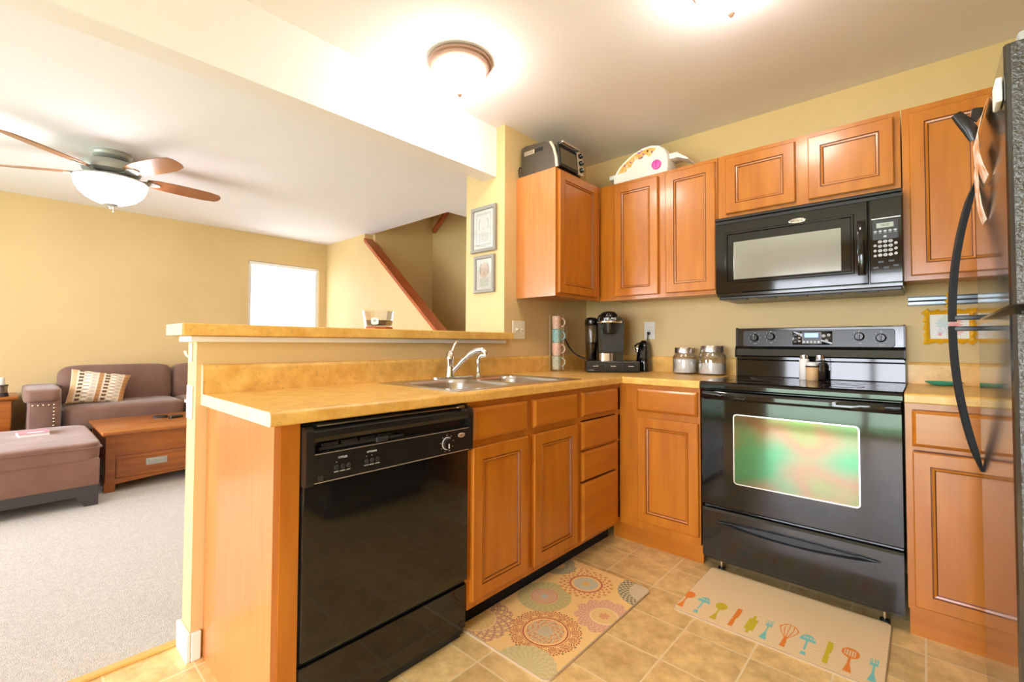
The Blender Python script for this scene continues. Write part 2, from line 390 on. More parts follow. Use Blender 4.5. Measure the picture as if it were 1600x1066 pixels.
# sloping cherry cap on the stair wall
cap = [(-3.215, 2.385), (-3.215, 2.425), (-.4, .165), (-.4, .125)]
s_ = math.atan2(2.39-1.24, 3.2-1.78)
def capz(x): return 2.387-(x+3.206)*.806
cap = [(-3.206, capz(-3.206)), (-.45, capz(-.45)), (-.45, capz(-.45)-.045), (-3.206, capz(-3.206)-.045)]
st(MB().prism(cap, 'y', -.015, .125, 'red_cherry'), 'trim_3')
st(MB().prism([(-3.07, 2.60), (-2.5, 3.06), (-2.5, 3.11), (-3.07, 2.655)], 'y', .93, .985, 'red_cherry'), 'trim_4')   # handrail piece up the stairs
# white ledger under the bar top and baseboards round the wall end
mb = MB(); mb.box(0, .022, -2.50, -.905, 1.096, 1.117, 'white_trim', .003); mb.box(-.135, -.0005, -2.50, -2.4765, 1.096, 1.117, 'white_trim', .003); mb.box(-.135, -.1105, -2.4755, -.91, 1.096, 1.117, 'white_trim', .003)
st(mb, 'trim_5')
mb = MB(); H = .095
mb.box(-.124, .013, -2.49, -2.476, 0, H, 'white_trim', .003); mb.box(0, .013, -2.476, -2.446, 0, H, 'white_trim', .003); mb.box(-.124, -.11, -2.476, -.95, 0, H, 'white_trim', .003)
st(mb, 'baseboard_half_wall')
st(MB().box(-4.2, -4.187, YB, 0, 0, .09, 'white_trim', .003), 'baseboard_left')
st(MB().box(-4.187, -.36, -.013, 0, 0, .09, 'white_trim', .003), 'baseboard_stair')
# windows: frame and pane; the left one has a closed white blind
def window(n, M, w, h, mull=()):
    f = MB(); t = .045
    for b in ((0, w, 0, t), (0, w, h-t, h), (0, t, t, h-t), (w-t, w, t, h-t)): f.box(b[0], b[1], b[2], b[3], -.08, -.02, 'white_trim', M=M)
    for x in mull: f.box(x-.03, x+.03, t, h-t, -.08, -.02, 'white_trim', M=M)
    o = f.build(n, kind='structure')
    p = MB().box(t, w-t, t, h-t, -.052, -.048, 'pane_glass', M=M).build('pane', o)
    return o
window('window_1', frame((-4.2, -.98, .93), (0, 1, 0), (0, 0, 1), (1, 0, 0)), .88, 1.165)
window('window_2', frame((-1.45, YB, .4), (-1, 0, 0), (0, 0, 1), (0, 1, 0)), 1.9, 1.7, (.95,))
window('door_1', frame((2.45, YB, 0), (-1, 0, 0), (0, 0, 1), (0, 1, 0)), 2.2, 2.05, (1.1,))
bl = thing('window_blind', 'white horizontal slat blind lowered over the living-room window', 'blind', (-4.2, -.54, .95))
MB().box(-4.235, -4.2, -.965, -.115, 2.055, 2.09, 'white_trim', .003).build('headrail', bl)
mb = MB(); z = .955
while z < 2.045:
    mb.box(-4.2225, -4.2215, -.962, -.118, z-.0142, z+.0142, 'blind_slat', M=Matrix.Translation((-4.222, 0, z)) @ Matrix.Rotation(.2, 4, 'Y') @ Matrix.Translation((4.222, 0, -z))); z += .026
mb.build('slats', bl)
mb = MB()
mb.tube([(-4.212, -.90, 2.05), (-4.212, -.90, 1.2)], .002, 'white_plastic', 6); mb.build('wand', bl)
# outside: lawn and a pale fence seen in reflections
st(MB().box(-16, 14, -30, YB-.13, -.25, -.15, 'lawn'), 'ground_lawn')
# ------------------------------------------------------------------ cabinets
def door_front(parent, M, w, h, name='door', label=None):
    mb = MB(); t = .02
    nested(mb, M, w, h, [(0, 0), (0, t-.004), (.004, t), (.049, t), (.0505, t-.004, 'cherry_glaze'), (.0525, t-.004, 'cherry_glaze'), (.054, t-.001), (.061, t-.0025), (.063, t-.0065, 'cherry_glaze'), (.0645, t-.007, 'cherry_glaze')], 'cherry')
    return mb.build(name, parent, label)
def drawer_front(parent, M, w, h, mt='cherry_x', name='drawer', label=None):
    mb = MB(); t = .02
    nested(mb, M, w, h, [(0, 0), (0, t-.009), (.003, t-.006), (.009, t-.002), (.012, t)], mt)
    return mb.build(name, parent, label)

# end panel of the peninsula
ep = thing('cabinet_end_panel', 'tall cherry veneer end panel closing the peninsula beside the dishwasher', 'panel', (.3, -2.41, 0))
MB().box(.003, .605, -2.44, -2.425, 0, .875, 'veneer').build('side_panel', ep, 'pale glossy wood-grain side')
MB().box(.585, .61, -2.4245, -2.374, 0, .875, 'cherry').build('filler_strip', ep)
# sink base
def base_body(parent, x0, x1, y0, y1, face, toe=True, mt='cherry_dark'):
    """carcass with a 38 mm face frame; face 'x' looks to +x, 'y' to -y"""
    if face == 'x':
        MB().box(.01, .598, y0, y0+.016, .1, .872, 'cherry_dark').box(.01, .598, y1-.016, y1, .1, .872, 'cherry_dark').box(.01, .598, y0+.016, y1-.016, .1, .116, 'cherry_dark').box(.01, .016, y0+.016, y1-.016, .116, .872, 'cherry_dark').build('carcass', parent)
        if toe: MB().box(.50, .535, y0, y1, 0, .1, 'recess_shade').build('toe_kick', parent)  # toe kick coloured near black to stand in for the recess shade
def face_frame(parent, M, w, h, rails, stiles, t=.012):
    mb = MB()
    for a, b in stiles: mb.box(a, b, 0, h, -t, 0, 'cherry', M=M)
    for a, b in rails: mb.box(.002, w-.002, a, b, -t, -.0005, 'cherry', M=M)
    return mb.build('face_frame', parent)
sb = thing('sink_base_cabinet', 'cherry base cabinet under the sink with two doors below two flat panels', 'cabinet', (.3, -1.38, 0))
y0, y1 = -1.752, -1.02
base_body(sb, 0, 0, y0, y1, 'x')
M = FX(.61, y0, .1)
face_frame(sb, M, y1-y0, .775, [(0, .035), (.585, .63), (.745, .775)], [(0, .03), (.325, .375), (.70, .732)])
for ya, yb in ((-1.74, -1.42), (-1.378, -1.045)):
    drawer_front(sb, FX(.61, ya, .727), yb-ya, .124, 'cherry_y', 'false_drawer_front')
    door_front(sb, FX(.61, ya, .130), yb-ya, .571)
db = thing('drawer_base_cabinet', 'narrow cherry base cabinet with a stack of four drawers at the inside corner', 'cabinet', (.3, -.82, 0))
y0, y1 = -1.019, -.60
base_body(db, 0, 0, y0, y1, 'x')
M = FX(.61, y0, .1)
face_frame(db, M, y1-y0, .775, [(0, .03), (.455, .464), (.60, .61), (.605, .628), (.752, .775)], [(0, .025), (.36, .40)])
for za, zb in ((.731, .852), (.567, .705), (.412, .556), (.118, .402)):
    drawer_front(db, FX(.61, -1.0, za), .342, zb-za, 'cherry_y')
# stove-side corner base
cb = thing('corner_base_cabinet', 'cherry base cabinet with one drawer over one door left of the stove', 'cabinet', (.83, -.3, 0))
MB().box(.62, 1.055, -.588, -.01, .1, .872, 'cherry_dark').build('carcass', cb)
M = FY(.61, -.60, .1)
face_frame(cb, M, .445, .775, [(0, .045), (.595, .633), (.755, .775)], [(0, .112), (.433, .445)])
drawer_front(cb, FY(.72, -.60, .733), .325, .122)
door_front(cb, FY(.725, -.60, .143), .325, .556)
MB().box(.55, 1.055, -.565, -.545, 0, .1, 'cherry_x').build('toe_kick', cb)
rb = thing('right_base_cabinet', 'cherry base cabinet with drawer and door between stove and refrigerator', 'cabinet', (2.1, -.3, 0))
MB().box(1.832, 2.72, -.588, -.01, .1, .872, 'cherry_dark').build('carcass', rb)
M = FY(1.828, -.60, .1)
face_frame(rb, M, .9, .775, [(0, .02), (.60, .613), (.752, .775)], [(0, .024), (.43, .46), (.87, .9)])
for xa in (1.848, 2.285):
    drawer_front(rb, FY(xa, -.60, .714), .415, .136); door_front(rb, FY(xa, -.60, .117), .415, .578)
MB().box(1.832, 2.72, -.590, -.575, 0, .1, 'cherry_x').build('toe_kick', rb)

# ------------------------------------------------------------------ worktops
def nose(z1, t=.038, r=.012, dx=.02):          # rounded front edge, section points (out, z)
    pts = [(0, z1-t), (dx-.004, z1-t), (dx, z1-t+.004)]
    for k in range(7): a = PI/2*k/6; pts.append((dx-r+r*math.cos(a), z1-r+r*math.sin(a)))
    return pts+[(0, z1)]
wt = thing('countertop', 'L-shaped mottled golden laminate countertop around the sink', 'countertop', (.3, -1.2, .914))
mb = MB(); T, B = .914, .876; CX, CY = .636, -.618
sx0, sx1, sy0, sy1 = .085, .575, -1.775, -.985     # sink cut-out
mb.box(0.001, CX-.02, -2.459, sy0, B, T, 'laminate'); mb.box(0.001, CX-.02, sy1, -.001, B, T, 'laminate')
mb.box(0.001, sx0, sy0, sy1, B, T, 'laminate'); mb.box(sx1, CX-.02, sy0, sy1, B, T, 'laminate')
mb.box(CX-.02, 1.058, CY+.02, -.001, B, T, 'laminate')
n1 = [(CX-.02+a, b) for a, b in nose(T)]
mb.loft([[(a, -2.459, b) for a, b in n1], [(a, CY+(CX-a), b) for a, b in n1]], 'laminate', False, (True, True))
n2 = nose(T)
mb.loft([[(CX-.02+a, CY+.02-a, b) for a, b in n2], [(1.058, CY+.02-a, b) for a, b in n2]], 'laminate', False)
mb.build('worktop', wt)
mb = MB()
bs = [(0.001, T), (.02, T), (.02, T+.088), (.0165, T+.098), (.008, T+.102), (0.001, T+.102)]
mb.prism(bs, 'y', -2.459, -.001, 'laminate'); mb.prism([(-a, b) for a, b in bs], 'x', .02, 1.058, 'laminate')
mb.build('backsplash', wt)
mb = MB(); e = [(0.001, B), (CX-.004, B), (CX, B+.004), (CX, T-.012), (CX-.004, T-.003), (CX-.012, T), (.022, T), (.0205, T+.09), (.008, T+.1025), (0.001, T+.1025)]
mb.prism(e, 'y', -2.4615, -2.459, 'laminate_lit'); mb.build('end_cap', wt, 'laminate end strip painted paler for the daylight')
wr = thing('countertop', 'short mottled golden laminate countertop between stove and refrigerator', 'countertop', (2.2, -.3, .914))
mb = MB(); mb.box(1.828, 2.745, CY+.02, -.001, B, T, 'laminate')
mb.loft([[(1.828, CY+.02-a, b) for a, b in n2], [(2.745, CY+.02-a, b) for a, b in n2]], 'laminate', False); mb.build('worktop', wr)
MB().prism([(-a, b) for a, b in bs], 'x', 1.828, 2.745, 'laminate').build('backsplash', wr)
bt = thing('bar_top', 'long raised golden laminate bar ledge on top of the half wall', 'bar ledge', (-.05, -1.7, 1.118))
MB().box(-.18, .052, -2.528, -.908, 1.118, 1.160, 'laminate', .004).box(0.001, .052, -.91, -.872, 1.118, 1.160, 'laminate', .004).build('slab', bt)
MB().box(-.178, .050, -2.5305, -2.5275, 1.1195, 1.1585, 'laminate_lit').build('end_cap', bt, 'laminate end strip painted paler for the daylight')

# ------------------------------------------------------------------ wall cabinets
UB, UT = 1.375, 2.13
def upper_box(parent, x0, x1, y0, y1, z0, z1, mt='cherry'):
    MB().box(x0, x1, y0, y1, z0+.012, z1, mt).build('carcass', parent)
ul = thing('wall_cabinet', 'single-door cherry wall cabinet on the left wall under the toaster oven', 'cabinet', (.15, -.55, UB))
upper_box(ul, .002, .292, -.793, -.31, UB, UT)
MB().box(.002, .305, -.797, -.7935, UB, UT, 'veneer').build('side_panel', ul, 'pale glossy wood-grain side')
M = FX(.305, -.793, UB)
face_frame(ul, M, .483, UT-UB, [(0, .035), (.72, UT-UB)], [(0, .03), (.40, .483)])
door_front(ul, FX(.305, -.778, UB+.018), .412, .722)
u2 = thing('wall_cabinet', 'two-door cherry wall cabinet left of the microwave under the white toy oven', 'cabinet', (.68, -.15, UB))
upper_box(u2, .31, 1.05, -.292, -.002, UB, UT)
M = FY(.308, -.305, UB)
face_frame(u2, M, 1.052-.308, UT-UB, [(0, .03), (.72, UT-UB)], [(0, .112), (.40, .45), (.728, .744)])
door_front(u2, FY(.42, -.305, UB+.022), .292, .71); door_front(u2, FY(.760, -.305, UB+.022), .284, .71)
u3 = thing('wall_cabinet', 'short two-door cherry wall cabinet directly above the microwave', 'cabinet', (1.44, -.15, 1.79))
upper_box(u3, 1.055, 1.822, -.292, -.002, 1.772, UT)
M = FY(1.055, -.305, 1.785)
face_frame(u3, M, .767, UT-1.785, [(0, .02), (.325, UT-1.785)], [(0, .042), (.37, .425), (.745, .767)])
door_front(u3, FY(1.098, -.305, 1.803), .326, .302); door_front(u3, FY(1.479, -.305, 1.803), .321, .302)
u4 = thing('wall_cabinet', 'tall cherry wall cabinet right of the microwave, partly behind the refrigerator', 'cabinet', (2.0, -.15, UB))
upper_box(u4, 1.83, 2.112, -.292, -.002, UB, UT)
M = FY(1.827, -.305, UB)
face_frame(u4, M, .288, UT-UB, [(0, .022), (.72, UT-UB)], [(0, .03), (.27, .288)])
door_front(u4, FY(1.85, -.305, UB+.02), .25, .705)
mb = MB()
for o_, z_ in ((ul, UB), (u2, UB), (u4, UB)): pass
# ------------------------------------------------------------------ dishwasher
dw = thing('dishwasher', 'black built-in dishwasher with dial and push buttons in the peninsula', 'dishwasher', (.3, -2.06, 0))
ya, yb = -2.371, -1.757
MB().box(.05, .60, ya+.004, yb-.004, .02, .868, 'black_matte').build('tub', dw)
MB().box(.60, .622, ya+.002, yb-.002, .222, .706, 'black_gloss', .004).build('door_panel', dw)
cp = MB()
prof = [(.60, .706), (.632, .706), (.641, .711), (.641, .786), (.634, .790), (.616, .792), (.616, .816), (.638, .820), (.643, .832), (.640, .848), (.630, .857), (.612, .861), (.60, .861)]
cp.prism(prof, 'y', ya+.022, yb-.018, 'black_plastic')
full = [(.60, .700), (.636, .700), (.643, .708), (.644, .835), (.640, .852), (.628, .861), (.60, .862)]
cp.prism(full, 'y', ya, ya+.022, 'black_plastic'); cp.prism(full, 'y', yb-.018, yb, 'black_plastic')
cpo = cp.build('control_panel', dw)
for y in (-2.284, -2.265, -2.247, -2.190, -2.172, -2.153): MB().cyl((.641, y, .741), .0068, .004, 'handle_gray', 'x', 20, .001).build('push_button', cpo)
mb = MB(); mb.cyl((.641, -1.878, .744), .0225, .0012, 'print_white', 'x', 40); mb.cyl((.6418, -1.878, .744), .0200, .010, 'black_plastic', 'x', 40, .002)
mb.box(.6515, .653, -1.880, -1.876, .728, .744, 'print_white'); mb.build('dial', cpo)
mb = MB()
Md = lambda y, z, x=.6413: frame((x, y, z), (0, 1, 0), (0, 0, 1), (1, 0, 0))
mb.text('CYCLES', .008, 'print_white', Md(-2.265, .767)); mb.text('OPTIONS', .008, 'print_white', Md(-2.172, .767))
for y, s_ in ((-2.284, 'HEAVY'), (-2.265, 'NORMAL'), (-2.247, 'LIGHT'), (-2.19, 'HI TEMP'), (-2.172, 'AIR DRY'), (-2.153, 'CANCEL')): mb.text(s_, .0042, 'print_white', Md(y, .7285))
for k in range(9):
    a = 2*PI*(k+.3)/9; mb.box(.6413, .6418, -1.878+.029*math.cos(a)-.002, -1.878+.029*math.cos(a)+.002, .744+.029*math.sin(a)-.0006, .744+.029*math.sin(a)+.0006, 'print_white')
for y in (-2.284, -2.19, -2.172): mb.box(.6413, .6418, y-.001, y+.001, .7545, .7565, 'print_white')
mb.box(.6413, .6416, -2.338, -2.322, .712, .726, 'handle_gray'); mb.box(.6405, .6425, ya+.024, yb-.02, .7065, .7085, 'badge'); mb.box(.6405, .6425, ya+.024, yb-.02, .7855, .7870, 'badge')
mb.build('panel_printing', cpo)
mb = MB(); mb.lathe([(.0165, 0), (.0165, .0022), (.015, .003)], (.641, -1.812, .764), 'badge', 32, 'x', sq=(1, .5)); mb.text('Whirlpool', .0062, 'badge_dark', Md(-1.812, .764, .6442)); mb.build('badge', cpo)
mb = MB()
mb.box(.617, .634, ya+.04, -2.05, .793, .802, 'black_matte', .002)
for k in range(4): mb.box(.6165, .633, -2.325+k*.06, -2.275+k*.06, .803, .813, 'black_plastic', .002)
mb.box(.617, .640, -2.155, -2.115, .790, .806, 'handle_gray', .002); mb.build('vent_latch', cpo)
MB().box(.603, .640, ya+.03, yb-.05, .8625, .8665, 'steel').box(.62, .645, -1.83, -1.80, .862, .871, 'steel').build('mounting_strip', dw, 'thin bright metal strip')
mb = MB(); mb.box(.595, .612, ya+.002, yb-.002, .045, .203, 'black_gloss', .002); mb.box(.56, .59, ya+.01, yb-.01, .004, .045, 'black_matte'); mb.build('kick_panel', dw)
MB().box(.596, .600, ya-.001, ya+.001, .15, .69, 'paper_white').build('edge_strip', dw, 'thin white insulation edge')

# ------------------------------------------------------------------ range
sv = thing('stove', 'black freestanding glass-top electric range with oven', 'stove', (1.445, -.32, 0))
X0, X1 = 1.069, 1.820
MB().box(X0+.003, X1-.003, -.588, -.035, .05, .895, 'black_enamel').build('body', sv)
mb = MB()
pr = [(-.055, .896), (-.055, .915), (-.600, .915), (-.612, .9145), (-.622, .909), (-.626, .900), (-.626, .884), (-.620, .877), (-.600, .877), (-.590, .896)]
mb.prism(pr, 'x', X0-.002, X1+.003, 'black_gloss'); ct = mb.build('cooktop', sv)
for x, y, r in ((1.26, -.20, .075), (1.62, -.20, .095), (1.26, -.45, .105), (1.62, -.45, .075)):
    MB().lathe([(r-.004, 0), (r-.004, .0006), (r, .0006), (r, 0)], (x, y, .915), 'handle_gray', 48, cap=(False, False)).build('burner_ring', ct)
mb = MB()
mb.prism([(-.010, .90), (-.010, 1.03), (-.05, 1.03), (-.05, 1.012), (-.042, 1.004), (-.045, .918), (-.055, .915), (-.055, .90)], 'x', X0+.002, X1-.002, 'black_gloss')
mb.build('riser', sv)
mb = MB()
mb.prism([(-.010, 1.028), (-.010, 1.186), (-.030, 1.190), (-.038, 1.186), (-.044, 1.086), (-.056, 1.070), (-.062, 1.034), (-.056, 1.026)], 'x', X0-.004, X1, 'black_enamel')
for x in (X0-.0045, X1-.006): mb.prism([(-.008, 1.024), (-.008, 1.190), (-.034, 1.194), (-.043, 1.188), (-.049, 1.087), (-.062, 1.070), (-.067, 1.032), (-.060, 1.022)], 'x', x, x+.007, 'black_plastic')
bgd = mb.build('control_panel', sv)
th = math.atan2(.006, .10)
def MS(x, z, o=.0005): y = -.038-(1.186-z)*.06; return frame((x, y-o, z), (1, 0, 0), (0, math.sin(th), math.cos(th)), (0, -math.cos(th), math.sin(th)))
mb = MB()
out = rrect(0, 0, .68, .092, .014); mb.loft([[(a, b, 0) for a, b in out], [(a, b, .0035) for a, b in rrect(0, 0, .676, .088, .013)]], 'black_satin', False, M=MS(1.444, 1.130, -.0005)); mb.build('panel_face', bgd)
for x, z in ((1.165, 1.134), (1.248, 1.140), (1.645, 1.138), (1.730, 1.131)):
    k = MB(); M = MS(x, z, .003)
    k.lathe([(.0215, 0), (.0205, .005), (.0195, .014), (.016, .018)], (0, 0, 0), 'black_plastic', 32, M=M)
    k.box(-.0035, .0035, -.019, .019, .014, .024, 'black_plastic', .0015, M=M); k.box(-.001, .001, .006, .018, .0235, .0245, 'print_white', M=M); k.build('control_knob', bgd)
    t_ = MB()
    for a in range(0, 360, 45):
        if a == 270: continue
        c_, s_ = math.cos(math.radians(a)), math.sin(math.radians(a)); t_.box(.029*c_-.0012, .029*c_+.0012, .029*s_-.0012, .029*s_+.0012, 0, .0003, 'print_white', M=M)
    t_.text('OFF', .006, 'print_white', M @ Matrix.Translation((0, .029, 0))); t_.text('REAR' if z > 1.135 else 'FRONT', .0055, 'print_white', M @ Matrix.Translation((.004, -.033, 0)))
    t_.build('knob_markings', bgd)
mb = MB(); M = MS(1.4435, 1.131, .0035)
mb.loft([[(a, b, 0) for a, b in rrect(0, 0, .180, .072, .004)], [(a, b, .001) for a, b in rrect(0, 0, .178, .070, .004)]], 'black_gloss', False, M=M)
mb.box(-.045, .042, -.029, .031, .0008, .0014, 'key_gray', M=M); mb.box(-.0435, .0405, -.0275, .0295, .0011, .0017, 'black_satin', M=M)
mb.box(-.034, .028, .004, .027, .0015, .0022, 'display_blue', M=M)
for k in range(5): mb.lathe([(.0055, 0), (.0055, .001)], (-.036+k*.0165, -.020, .0015), 'print_white', 16, M=M)
for x, y, r in ((.052, .012, .0085), (.074, .016, .0075), (.064, -.014, .008)): mb.lathe([(r, 0), (r, .001)], (x, y, .001), 'key_gray', 20, M=M)
for k in range(3):
    mb.box(-.084, -.070, -.024+k*.018, -.014+k*.018, .001, .0016, 'handle_gray', M=M); mb.box(-.064, -.052, -.020+k*.018, -.012+k*.018, .001, .0016, 'key_gray', M=M)
mb.text('12:06', .014, 'print_white', M @ Matrix.Translation((-.002, .015, .0024))); mb.build('display', bgd, 'blue lit clock display with keys')
# oven door
mb = MB()
mb.prism([(-.590, .318), (-.612, .318), (-.617, .324), (-.617, .828), (-.611, .836), (-.590, .836)], 'x', X0, X1-.001, 'black_gloss'); od = mb.build('oven_door', sv)
mb = MB(); wx0, wx1, wz0, wz1 = 1.213, 1.690, .440, .768
R1 = rrect((wx0+wx1)/2, (wz0+wz1)/2, wx1-wx0, wz1-wz0, .016); R2 = rrect((wx0+wx1)/2, (wz0+wz1)/2, wx1-wx0-.010, wz1-wz0-.010, .013)
mb.loft([[(a, -.6165, b) for a, b in R1], [(a, -.6190, b) for a, b in R1], [(a, -.6190, b) for a, b in R2], [(a, -.6175, b) for a, b in R2]], 'steel', False, (True, False)); mb.build('window_trim', od, 'thin bright rounded window outline')
mb = MB(); mb.loft([[(a, -.6178, b) for a, b in R2], [(a, -.6184, b) for a, b in R2]], 'oven_window', False); mb.build('oven_window', od, 'greenish mirror-like oven glass')
mb = MB(); n = 25; loops = []
for i in range(n):
    x = X0+.002+(X1-X0-.005)*i/(n-1); u = 2*i/(n-1)-1; e = 1-abs(u)**6; d = .020+.026*(1-u*u*.55)*e; zc = .851
    hh = .020
    loops.append([(x, -.600, zc-hh), (x, -.600-d*.75, zc-hh), (x, -.600-d, zc-hh*.45), (x, -.600-d, zc+hh*.35), (x, -.600-d*.8, zc+hh*.85), (x, -.600, zc+hh)])
mb.loft(loops, 'black_gloss', True); mb.build('oven_handle', od)
mb = MB(); mb.prism([(-.588, .068), (-.610, .068), (-.615, .074), (-.615, .292), (-.609, .302), (-.588, .304)], 'x', X0, X1-.001, 'black_enamel'); dr = mb.build('storage_drawer', sv)
mb = MB(); n = 31
top = []; bot = []
for i in range(n):
    u = i/(n-1); x = 1.137+.614*u; q = math.sin(PI*u)**.8 if 0 < u < 1 else 0
    top.append((x, .246+.022*u*0+.012*q)); bot.append((x, .246-.026*q))
poly = top+bot[::-1][1:-1]
def offp(f): cx, cz = 1.444, .240; return [(cx+(a-cx)*f, cz+(b-cz)*f) for a, b in poly]
mb.loft([[(a, -.6145, b) for a, b in poly], [(a, -.628, b+.002) for a, b in offp(.985)], [(a, -.630, b+.002) for a, b in offp(.93)], [(a, -.616, b+.004) for a, b in offp(.84)]], 'handle_gray', True, (True, True)); mb.build('drawer_handle', dr, 'crescent-shaped satin grip')
mb = MB()
for x in (1.14, 1.755):
    f_ = MB(); f_.cyl((x, -.565, 0), .016, .012, 'black_matte', n=16); f_.cyl((x, -.565, .010), .006, .045, 'chrome', n=12); f_.build('foot', sv)

# ------------------------------------------------------------------ microwave
mw = thing('microwave', 'black over-the-range microwave with keypad and dark window', 'microwave', (1.44, -.19, 1.336))
A, B_ = 1.060, 1.826
mb = MB(); mb.box(A, B_, -.352, -.003, 1.350, 1.768, 'black_enamel', .003); mb.build('housing', mw)
mb = MB(); mb.prism([(-.352, 1.737), (-.352, 1.770), (-.372, 1.770), (-.378, 1.764), (-.378, 1.756), (-.366, 1.752), (-.366, 1.737)], 'x', A, B_, 'black_satin'); mb.build('vent_strip', mw)
mb = MB()
nested(mb, FY(A, -.352, 1.366), 1.7105-A, .370, [(0, 0), (0, .020), (.004, .025), (.050, .025), (.053, .029), (.060, .029), (.064, .0235), (.078, .0235)], 'black_gloss'); md = mb.build('microwave_door', mw)
mb = MB(); mb.box(1.152, 1.612, -.3772, -.3745, 1.435, 1.632, 'mw_screen', .001); mb.build('window_screen', md, 'gray reflective window')
mb = MB(); n = 15; L = []
for i in range(n):
    u = 2*i/(n-1)-1; zc = 1.527+u*.121; d = .012+.026*(1-u**4); L.append([(1.673, -.376, zc), (1.673, -.376-d, zc), (1.678, -.380-d, zc), (1.698, -.380-d, zc), (1.703, -.376-d, zc), (1.703, -.376, zc)])
mb.loft(L, 'black_gloss', True); mb.build('handle', md)
mb = MB(); Mm = FY(1.441, -.3772, 1.694); mb.lathe([(.036, 0), (.036, .002), (.034, .003)], (0, 0, 0), 'chrome', 36, M=Mm, sq=(1, .34)); mb.text('Whirlpool', .014, 'black_stripe', Mm @ Matrix.Translation((0, 0, .0032))); mb.build('badge', md, 'oval chrome badge')
mb = MB(); nested(mb, FY(1.7135, -.352, 1.366), B_-1.7135, .370, [(0, 0), (0, .021), (.003, .025)], 'black_gloss'); kp = mb.build('keypad_panel', mw)
mb = MB(); M = FY(0, -.3772, 0)
mb.box(1.722, 1.820, 1.646, 1.650, 0, .0012, 'steel', M=M); mb.box(1.722, 1.820, 1.410, 1.413, 0, .001, 'handle_gray', M=M)
mb.box(1.726, 1.812, 1.556, 1.640, 0, .0006, 'handle_gray', M=M); mb.box(1.7275, 1.8105, 1.5575, 1.6385, .0004, .0009, 'black_satin', M=M)
mb.box(1.739, 1.797, 1.607, 1.628, .0008, .0014, 'display_gray', M=M); mb.text('10:25', .013, 'black_stripe', M @ Matrix.Translation((1.768, 1.6175, .0016)))
for k in range(5): mb.lathe([(.0058, 0), (.0058, .0008)], (1.735+k*.0168, 1.592, .0008), 'key_gray', 14, M=M, sq=(1, .8)); mb.box(1.730+k*.0168, 1.740+k*.0168, 1.5825, 1.584, .0008, .0012, 'key_gray', M=M)
mb.lathe([(.006, 0), (.006, .0008)], (1.768, 1.568, .0008), 'key_gray', 14, M=M, sq=(1, .8))
num = 1
for r in range(4):
    for c in range(3):
        mb.lathe([(.0078, 0), (.0078, .0008)], (1.7505+c*.0178, 1.546-r*.0195, .0003), 'key_gray', 16, M=M, sq=(1, .85))
        ch = str(num) if num <= 9 else ('0' if c == 1 else ''); num += 1
        if ch: mb.text(ch, .010, 'black_stripe', M @ Matrix.Translation((1.7505+c*.0178, 1.546-r*.0195, .0012)))
for z in (1.531, 1.508, 1.486): mb.lathe([(.0058, 0), (.0058, .0008)], (1.7335, z, .0003), 'key_gray', 14, M=M); mb.lathe([(.006, 0), (.006, .0008)], (1.8035, z+.004, .0003), 'key_gray', 14, M=M)
for x, z in ((1.752, 1.458), (1.788, 1.460), (1.735, 1.434), (1.770, 1.432), (1.803, 1.438)): mb.box(x-.009, x+.009, z-.004, z+.004, .0003, .0007, 'handle_gray', M=M)
mb.build('keys', kp)
mb = MB(); mb.box(A+.006, B_-.006, -.340, -.01, 1.336, 1.351, 'black_satin', .003)
for k in range(5): mb.box(A+.06+k*.135, A+.14+k*.135, -.335, -.29, 1.332, 1.3365, 'handle_gray', .001)
mb.build('underside_tray', mw)

# ------------------------------------------------------------------ refrigerator
fr = thing('refrigerator', 'tall black top-freezer refrigerator with curved handles at the right edge', 'refrigerator', (2.4, -1.23, 0))
FXx, Fy0, Fy1 = 2.014, -1.60, -.875
MB().box(FXx+.078, 2.735, Fy0+.004, Fy1-.004, .02, 1.69, 'fridge_side', .006).build('cabinet_body', fr)
def fdoor(name, z0, z1):
    mb = MB()
    sec = [(FXx+.07, Fy0), (FXx+.008, Fy0), (FXx, Fy0+.010), (FXx, Fy1-.010), (FXx+.008, Fy1), (FXx+.07, Fy1)]
    mb.box(FXx+.0085, FXx+.07, Fy0, Fy1, z0, z1, 'fridge_side', .003)
    mb.prism([(FXx+.009, Fy0+.001), (FXx+.003, Fy0+.003), (FXx, Fy0+.010), (FXx, Fy1-.010), (FXx+.003, Fy1-.003), (FXx+.009, Fy1-.001)], 'z', z0+.001, z1-.001, 'fridge_front')
    return mb.build(name, fr)
fd = fdoor('refrigerator_door', .09, 1.158); zd = fdoor('freezer_door', 1.176, 1.698)
mb = MB(); mb.box(FXx+.02, FXx+.30, Fy0-.002, Fy0+.05, 1.1595, 1.1655, 'black_satin', .001); mb.cyl((FXx+.045, Fy0+.02, 1.158), .010, .02, 'chrome', n=16); mb.box(FXx+.06, FXx+.12, Fy0+.001, Fy0+.04, 1.1665, 1.1735, 'steel', .001); mb.build('middle_hinge', fr)
MB().box(FXx+.02, FXx+.16, Fy0+.01, Fy0+.09, 1.699, 1.722, 'key_gray', .008).build('hinge_cover', fr, 'gray top hinge cover')
def fhandle(door, pts, sgn, zb):
    mb = MB(); L = []; y = -.930
    for (x, z, tx, w_) in pts:            # centre of section, thickness, width in y
        L.append([(x-tx/2, y-w_*.25, z), (x-tx/2, y+w_*.25, z), (x-tx*.2, y+w_/2, z), (x+tx/2, y+w_*.35, z), (x+tx/2, y-w_*.35, z), (x-tx*.2, y-w_/2, z)])
    mb.loft(L, 'handle_gray', True)
    mb.box(1.955, FXx+.001, y-.012, y+.012, zb-.007, zb+.007, 'handle_gray', .002)
    mb.build('handle', door)
